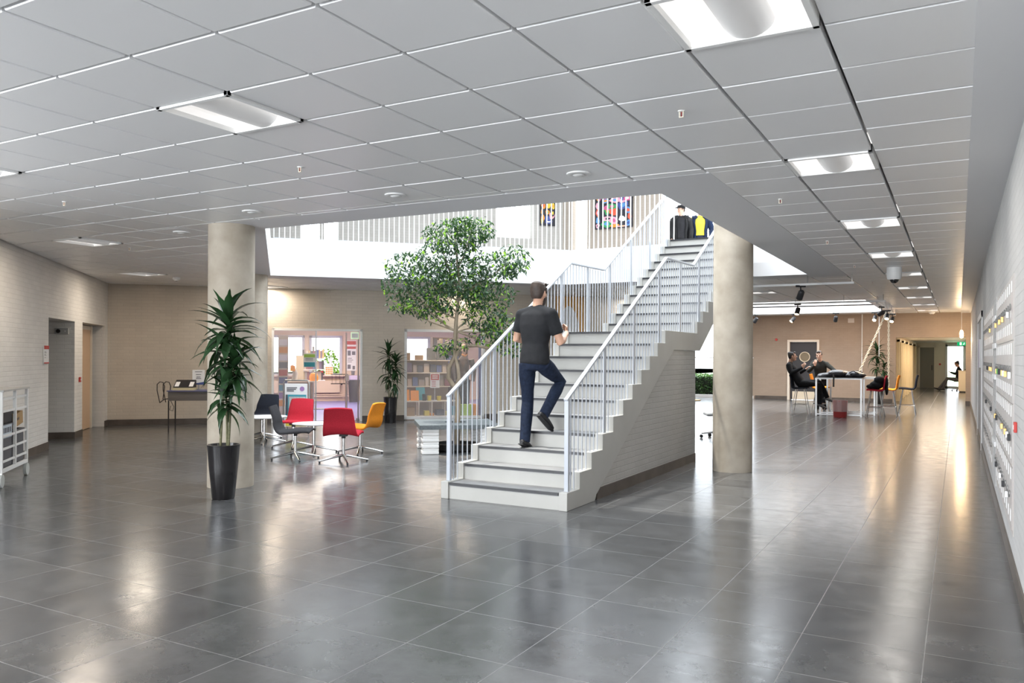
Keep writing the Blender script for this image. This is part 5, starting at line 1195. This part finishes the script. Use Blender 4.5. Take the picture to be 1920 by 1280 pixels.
# ------------------------------------------------------------------ far wall: door and corridor
dd = struct(MB().box(-5.36, -5.28, 29.93, 30.02, 0, 2.14).box(-4.36, -4.28, 29.93, 30.02, 0, 2.14).box(-5.28, -4.36, 29.93, 30.02, 2.06, 2.14).build('door_3', mat('door_casing', (.75, .68, .58), .5)), 'cream framed dark door in the far wall')
MB().box(-5.28, -4.36, 30.05, 30.1, .01, 2.06).build('door_leaf', mat('door_charcoal', (.03, .03, .035), .5), dd); MB().box(-5.2, -4.42, 30.03, 30.05, .02, .3).build('kick_plate', MT['cream'], dd)
rm = thing('round_mirror', 'round pale-rimmed disc hanging on the dark far door', 'disc', (-4.78, 30.02, 1.53))
MB().tube([(.17 * math.cos(k * PI / 12), 0, .17 * math.sin(k * PI / 12)) for k in range(25)], .016, 8, cap=False).build('rim', MT['cream'], rm, smooth=True); MB().cyl((0, .012, 0), (0, .022, 0), .165, n=32).build('disc', mat('disc_brown', (.2, .16, .1), .5), rm)
g5 = struct(MB().box(-1.8, -1.72, 45.9, 46, 0, 2.12).box(-1.08, -1.0, 45.9, 46, 0, 2.12).box(-1.8, -1.0, 45.9, 46, 2.05, 2.12).build('door_4', CW), 'grey door at the end of the corridor'); MB().box(-1.72, -1.08, 45.93, 45.98, .01, 2.05).build('door_leaf', mat('door_grey', (.2, .19, .16), .5), g5); MB().box(-1.2, -1.15, 45.88, 45.93, .9, 1.15).build('handle', MT['black'], g5)
g6 = struct(MB().box(-.58, -.48, 45.95, 46.1, 0, 2.2).box(.2, .3, 45.95, 46.1, 0, 2.2).box(-.58, .3, 45.95, 46.1, 2.1, 2.2).box(-.58, .3, 45.95, 46.1, 0, .1).build('door_5', MT['white']), 'white framed glazed exit door at the corridor end'); MB().box(-.48, .2, 46.02, 46.03, .1, 2.1).build('pane', MT['glass'], g6)
for k, y in enumerate((31.2, 33.6, 36.4, 39.6, 43.0)):
    b = MB().box(-1.9, -1.8, y, y + .12, 0, 2.15).box(-1.9, -1.8, y + 1.0, y + 1.12, 0, 2.15).box(-1.9, -1.8, y, y + 1.12, 2.08, 2.18)
    q = struct(b.build('door_%d' % (6 + k), mat('fin_yellow', (.75, .66, .46), .5) if k == 0 else bpy.data.materials['fin_yellow']), 'pale yellow framed side door in the corridor, number %d from the hall' % (k + 1)); MB().box(-1.9, -1.87, y + .12, y + 1.0, .01, 2.08).build('door_leaf', bpy.data.materials['fin_yellow'], q)
MB().box(-1.87, -1.82, 31.45, 31.5, 1.0, 1.6).build('handle', MT['chrome'], bpy.data.objects['door_6'])
eg = thing('exit_sign', 'green exit sign with a white running figure over the corridor', 'exit sign', (.0, 44.5, 2.12)); GE = mat('exit_green', (.0, .35, .12), .5, emit=(0, .6, .2), es=.5)
MB().box(-.06, .34, -.02, .02, 0, .17).build('casing', GE, eg)
b = MB().ball((.24, -.03, .13), .016).bar((.235, -.025, .11), (.215, -.025, .07), .02, .01, (0, 1, 0)).bar((.215, -.025, .07), (.245, -.025, .04), .014, .01, (0, 1, 0)).bar((.215, -.025, .07), (.18, -.025, .05), .014, .01, (0, 1, 0)).bar((.235, -.025, .1), (.265, -.025, .085), .012, .01, (0, 1, 0)).box(.05, .13, -.03, -.02, .03, .15)
b.build('figure', mat('exit_white', (.9, .9, .9), .5, emit=(1, 1, 1), es=1), eg)
cb_ = thing('low_cabinet', 'cream low cabinet in the corridor beside the seated person', 'cabinet', (.13, 40.4, 0)); MB().box(-.13, .2, 0, .6, .06, .95).build('carcass', MT['cream'], cb_, bevel=.006); MB().box(-.15, .22, -.02, .62, .95, .97).build('top', MT['cream'], cb_); MB().box(-.1, .18, .02, .58, 0, .06).build('plinth', MT['black'], cb_)
al = loose(MB().cyl((0, -.015, 0), (0, 0, 0), .05, n=16), 'alarm_disc', MT['red'], 'small red disc between the two corridor end doors', 'alarm button', (-.82, 45.99, 1.2))

# ------------------------------------------------------------------ office chairs
def office_chair(label, loc, rz, seat_m, sh_=.47, back=True):
    t = thing('office_chair', label, 'chair', (*loc, 0), rz, 'office chairs')
    MB().box(-.23, .23, -.22, .22, sh_ - .05, sh_).build('seat', seat_m, t, bevel=.02); MB().cyl((0, 0, .1), (0, 0, sh_ - .05), .024).build('column', MT['grey'], t)
    if back: MB().box(-.2, .2, -.26, -.22, sh_ + .12, sh_ + .55).build('backrest', seat_m, t, bevel=.02); MB().bar((0, -.2, sh_ - .03), (0, -.26, sh_ + .2), .05, .02).build('back_bar', MT['black'], t)
    for k in range(5):
        a = k * 2 * PI / 5 + .3; c, s_ = math.cos(a), math.sin(a)
        lg = MB().tube([(.02 * c, .02 * s_, .11), (.28 * c, .28 * s_, .085)], [.022, .014], 8).build('leg', MT['grey'], t, smooth=True)
        MB().tube([(.28 * c - s_ * .022, .28 * s_ + c * .022, .032), (.28 * c + s_ * .022, .28 * s_ - c * .022, .032)], .032, 12).build('castor', MT['black'], lg)
office_chair('office chair half hidden behind the round column by the bright window', (-3.95, 15.0), 2.0, MT['grey'])
office_chair('black office chair under the person seated in the corridor', (.03, 42.2), PI / 2, MT['black'], .48)
wt_ = thing('window_table', 'small round table behind the stair wall by the bright window', 'table', (-4.62, 15.2, 0)); MB().lathe([(0, .67), (.3, .67), (.3, .69), (0, .69)], n=32).build('table_top', MT['wood'], wt_); MB().cyl((0, 0, .02), (0, 0, .67), .02).build('column', MT['steel'], wt_); MB().lathe([(0, 0), (.2, 0), (.2, .015), (0, .02)], n=24).build('foot', MT['steel'], wt_)

# ------------------------------------------------------------------ high tables and bar chairs
def high_table(label, loc, w, d, rz=0):
    t = thing('high_table', label, 'table', (*loc, 0), rz, 'high tables')
    MB().box(0, w, 0, d, .975, 1.0).build('table_top', MT['grey'], t); MB().box(-.005, w + .005, -.005, d + .005, .955, .977).build('top_frame', MT['steel'], t)
    for x in (.02, w - .02):
        for y in (.02, d - .02): MB().box(x - .02, x + .02, y - .02, y + .02, 0, .955).build('leg', MT['steel'], t)
    for y in (.02, d - .02): MB().box(.02, w - .02, y - .015, y + .015, .03, .06).build('foot_rail', MT['steel'], t)
high_table('chrome framed high table nearest the viewer under dark jackets', (-3.26, 22.15), 1.12, .72)
high_table('second chrome framed high table close behind the first', (-3.1, 22.98), 1.2, .7)
def bar_chair(fab, label, loc, rz):
    t = thing('bar_chair', label, 'chair', (*loc, 0), rz, 'high bar chairs')
    prof = spline([(.2, .7), (.15, .71), (0, .7), (-.12, .69), (-.18, .72), (-.2, .82), (-.22, .95), (-.25, 1.06)])
    b = MB(); shell(b, prof, lambda u: .42 if u < .4 else .43 - .07 * (u - .4) / .6, .022); b.build('seat_shell', FELT[fab], t, smooth='all')
    for sx_ in (-1, 1):
        for sy in (-1, 1): MB().tube([(sx_ * .12, sy * .1, .69), (sx_ * .21, sy * .21, 0)], .011, 8).build('leg', MT['chrome'], t, smooth=True)
    f = MB(); q = [(-.19, -.18), (.19, -.18), (.19, .18), (-.19, .18)]
    for k in range(4): f.tube([(*q[k], .25), (*q[(k + 1) % 4], .25)], .008, 6)
    f.build('foot_rest', MT['chrome'], t)
bar_chair('black', 'dark high chair under the person leaning back', (-3.72, 22.75), -PI / 2)
bar_chair('orange', 'orange high chair tucked at the left end of the tables', (-3.3, 23.4), -PI / 2)
bar_chair('red', 'red high chair with a dark coat at the right end of the table', (-1.85, 22.45), PI / 2)
bar_chair('orange', 'orange high chair behind the red one', (-1.6, 23.2), PI / 2)
bar_chair('black', 'black high chair standing furthest right of the tables', (-1.2, 24.0), PI / 2)
def heap(name, label, cat, pts, m, vox=.015, group=None, extra=None):
    t = thing(name, label, cat, pts[0][0], 0, group); b = MB(); o = V(pts[0][0])
    for c, r in pts: b.ball(V(c) - o, r, 14, 10)
    bake(b, 'fabric', m, t, vox, 3)
    if extra: extra(t)
NYL = noisy(mat('shiny_nylon', rough=.35), (.008, .009, .014), (.03, .03, .04), 14, 6, .9, .03)
heap('jacket', 'dark puffy jacket thrown across the left of the high table', 'jacket', [((-2.95, 22.45, 1.06), (.3, .2, .06)), ((-2.75, 22.4, 1.1), (.25, .22, .1)), ((-3.1, 22.4, 1.03), (.16, .15, .04)), ((-2.6, 22.5, 1.08), (.2, .2, .09))], NYL,
     extra=lambda t: MB().tube([(.12, -.29, .02), (.14, -.33, -.04), (.14, -.34, -.3)], [(.02, .006)] * 3, 8, flat=(1, 0, 0)).build('strap', MT['black'], t))
heap('backpack', 'black bag lying on the right of the high table', 'bag', [((-2.35, 22.4, 1.08), (.2, .18, .09)), ((-2.22, 22.4, 1.06), (.16, .16, .07)), ((-2.45, 22.35, 1.05), (.14, .14, .06))], NYL,
     extra=lambda t: MB().tube([(-.1, -.15, .05), (0, -.19, .09), (.12, -.17, .03)], .012, 8).build('strap', MT['black'], t))
heap('jacket', 'black jacket lying on the second high table', 'jacket', [((-2.6, 23.3, 1.06), (.32, .22, .07)), ((-2.4, 23.25, 1.09), (.2, .2, .08))], BLK)
heap('coat', 'dark coat bundled on the red high chair', 'coat', [((-1.82, 22.42, .82), (.17, .17, .11)), ((-1.76, 22.42, .95), (.13, .18, .1)), ((-1.95, 22.4, .78), (.12, .14, .06)), ((-1.6, 22.45, .86), (.05, .17, .18)), ((-1.59, 22.45, .7), (.04, .14, .14))], BLK)
bi = thing('waste_bin', 'red waste bin with a clear liner in front of the high table', 'bin', (-2.62, 21.85, 0))
MB().lathe([(.15, 0), (.16, .02), (.175, .42), (.168, .42), (.155, .03), (0, .03)], n=32).build('bin_body', mat('bin_red', (.42, .05, .05), .4), bi, smooth=True)
b = MB(); n = 40
for k in range(n):
    a0, a1 = 2 * PI * k / n, 2 * PI * (k + 1) / n
    def lp_(a, z, r): rr = r + .006 * math.sin(a * 9); return (rr * math.cos(a), rr * math.sin(a), z)
    b.add([lp_(a0, .44, .178), lp_(a1, .44, .178), lp_(a1, .15, .19), lp_(a0, .15, .19)], [(0, 1, 2, 3)])
b.build('liner', mat('liner_film', (.8, .72, .72), .25, alpha=.35), bi, normals=False, smooth='all')

# ------------------------------------------------------------------ paintings in the upper hall
def painting(label, loc, rz, w, h, seed, ncol):
    t = thing('painting', label, 'painting', loc, rz, 'abstract paintings in the upper hall')
    rnd = random.Random(seed); pal = [(.75, .1, .04), (.85, .6, .05), (.03, .35, .1), (.05, .08, .3), (.85, .85, .8), (.6, .1, .25), (.85, .3, .03), (.02, .02, .03), (.1, .3, .6), (.8, .4, .5)]
    ms = [bpy.data.materials.get('paint_%s' % n) or mat('paint_%s' % n, [v * .75 for v in c], .6) for n, c in zip('scarlet yellow green navy white crimson orange black blue pink'.split(), pal)]
    MB().box(0, w, 0, .04, 0, h).build('canvas', ms[7], t)
    b = MB(); y = -.001
    for i in range(ncol):
        for j in range(7):
            x = (i + rnd.uniform(.25, .75)) * w / ncol; z = (j + rnd.uniform(.2, .8)) * h / 7; a = rnd.uniform(.5, .95) * w / ncol; c = rnd.uniform(.5, 1.0) * h / 8; y -= .0002
            a = min(a, x - .01, w - x - .01); c = min(c, z - .01, h - z - .01); th = rnd.uniform(-.5, .5) if min(x, w - x) > a + .08 else 0
            b.m = rnd.randrange(10); n = 18; k0 = rnd.uniform(0, 6)
            ring = [(x + a * (1 + .18 * math.sin(3 * q + k0)) * math.cos(q) * .8, y, z + c * (1 + .18 * math.sin(2 * q + k0)) * math.sin(q) * .8) for q in [2 * PI * v / n for v in range(n)]]
            b.add(ring, [tuple(range(n))])
            if rnd.random() < .5: b.m = rnd.randrange(10); b.add([(x + (p[0] - x) * .5, y - .0001, z + (p[2] - z) * .5) for p in ring], [tuple(range(n))])
    b.build('paintwork', ms, t, normals=False)
painting('large colourful abstract painting behind the white upper railing near the stair top', (-8.25, 19.24, 4.8), 0, 1.02, 1.15, 3, 5)
painting('narrow colourful abstract painting further left behind the upper railing', (-9.62, 18.8, 4.95), PI / 4, .42, 1.05, 8, 3)
struct(MB().box(-7.0, -6.9, 22.0, 22.1, 3.7, 7).box(-7.0, -1.5, 22.0, 22.1, 5.25, 5.4).box(-5.2, -5.1, 22.0, 22.1, 3.7, 7).box(-3.5, -3.4, 22, 22.1, 3.7, 7).build('window_2', MT['white']), 'white framed glazing behind the people on the upper floor')
struct(MB().box(-7.1, -7.0, 19.6, 22.1, 3.7, 7).build('wall_upper_bay', MT['white']), 'white side of the upper window bay')

# ------------------------------------------------------------------ arched feature on the back wall
ap = thing('arch_panel', 'orange wall panel behind a white round-topped arch, seen through the stair railings', 'wall panel', w2(10.0, -.004, 0), A2)
MB().box(0, .75, -.03, 0, .13, 2.99).build('orange_backing', mat('panel_amber', (.75, .42, .14), .6), ap)
MB().prism([(0, .13), (.62, .13), (.62, 1.7)] + [(.62 * .5 * (1 + math.cos(k * PI / 16)), 1.7 + 1.05 * math.sin(k * PI / 16)) for k in range(1, 16)] + [(0, 1.7)], -.09, -.03, 'y').build('arch', MT['fascia'], ap)
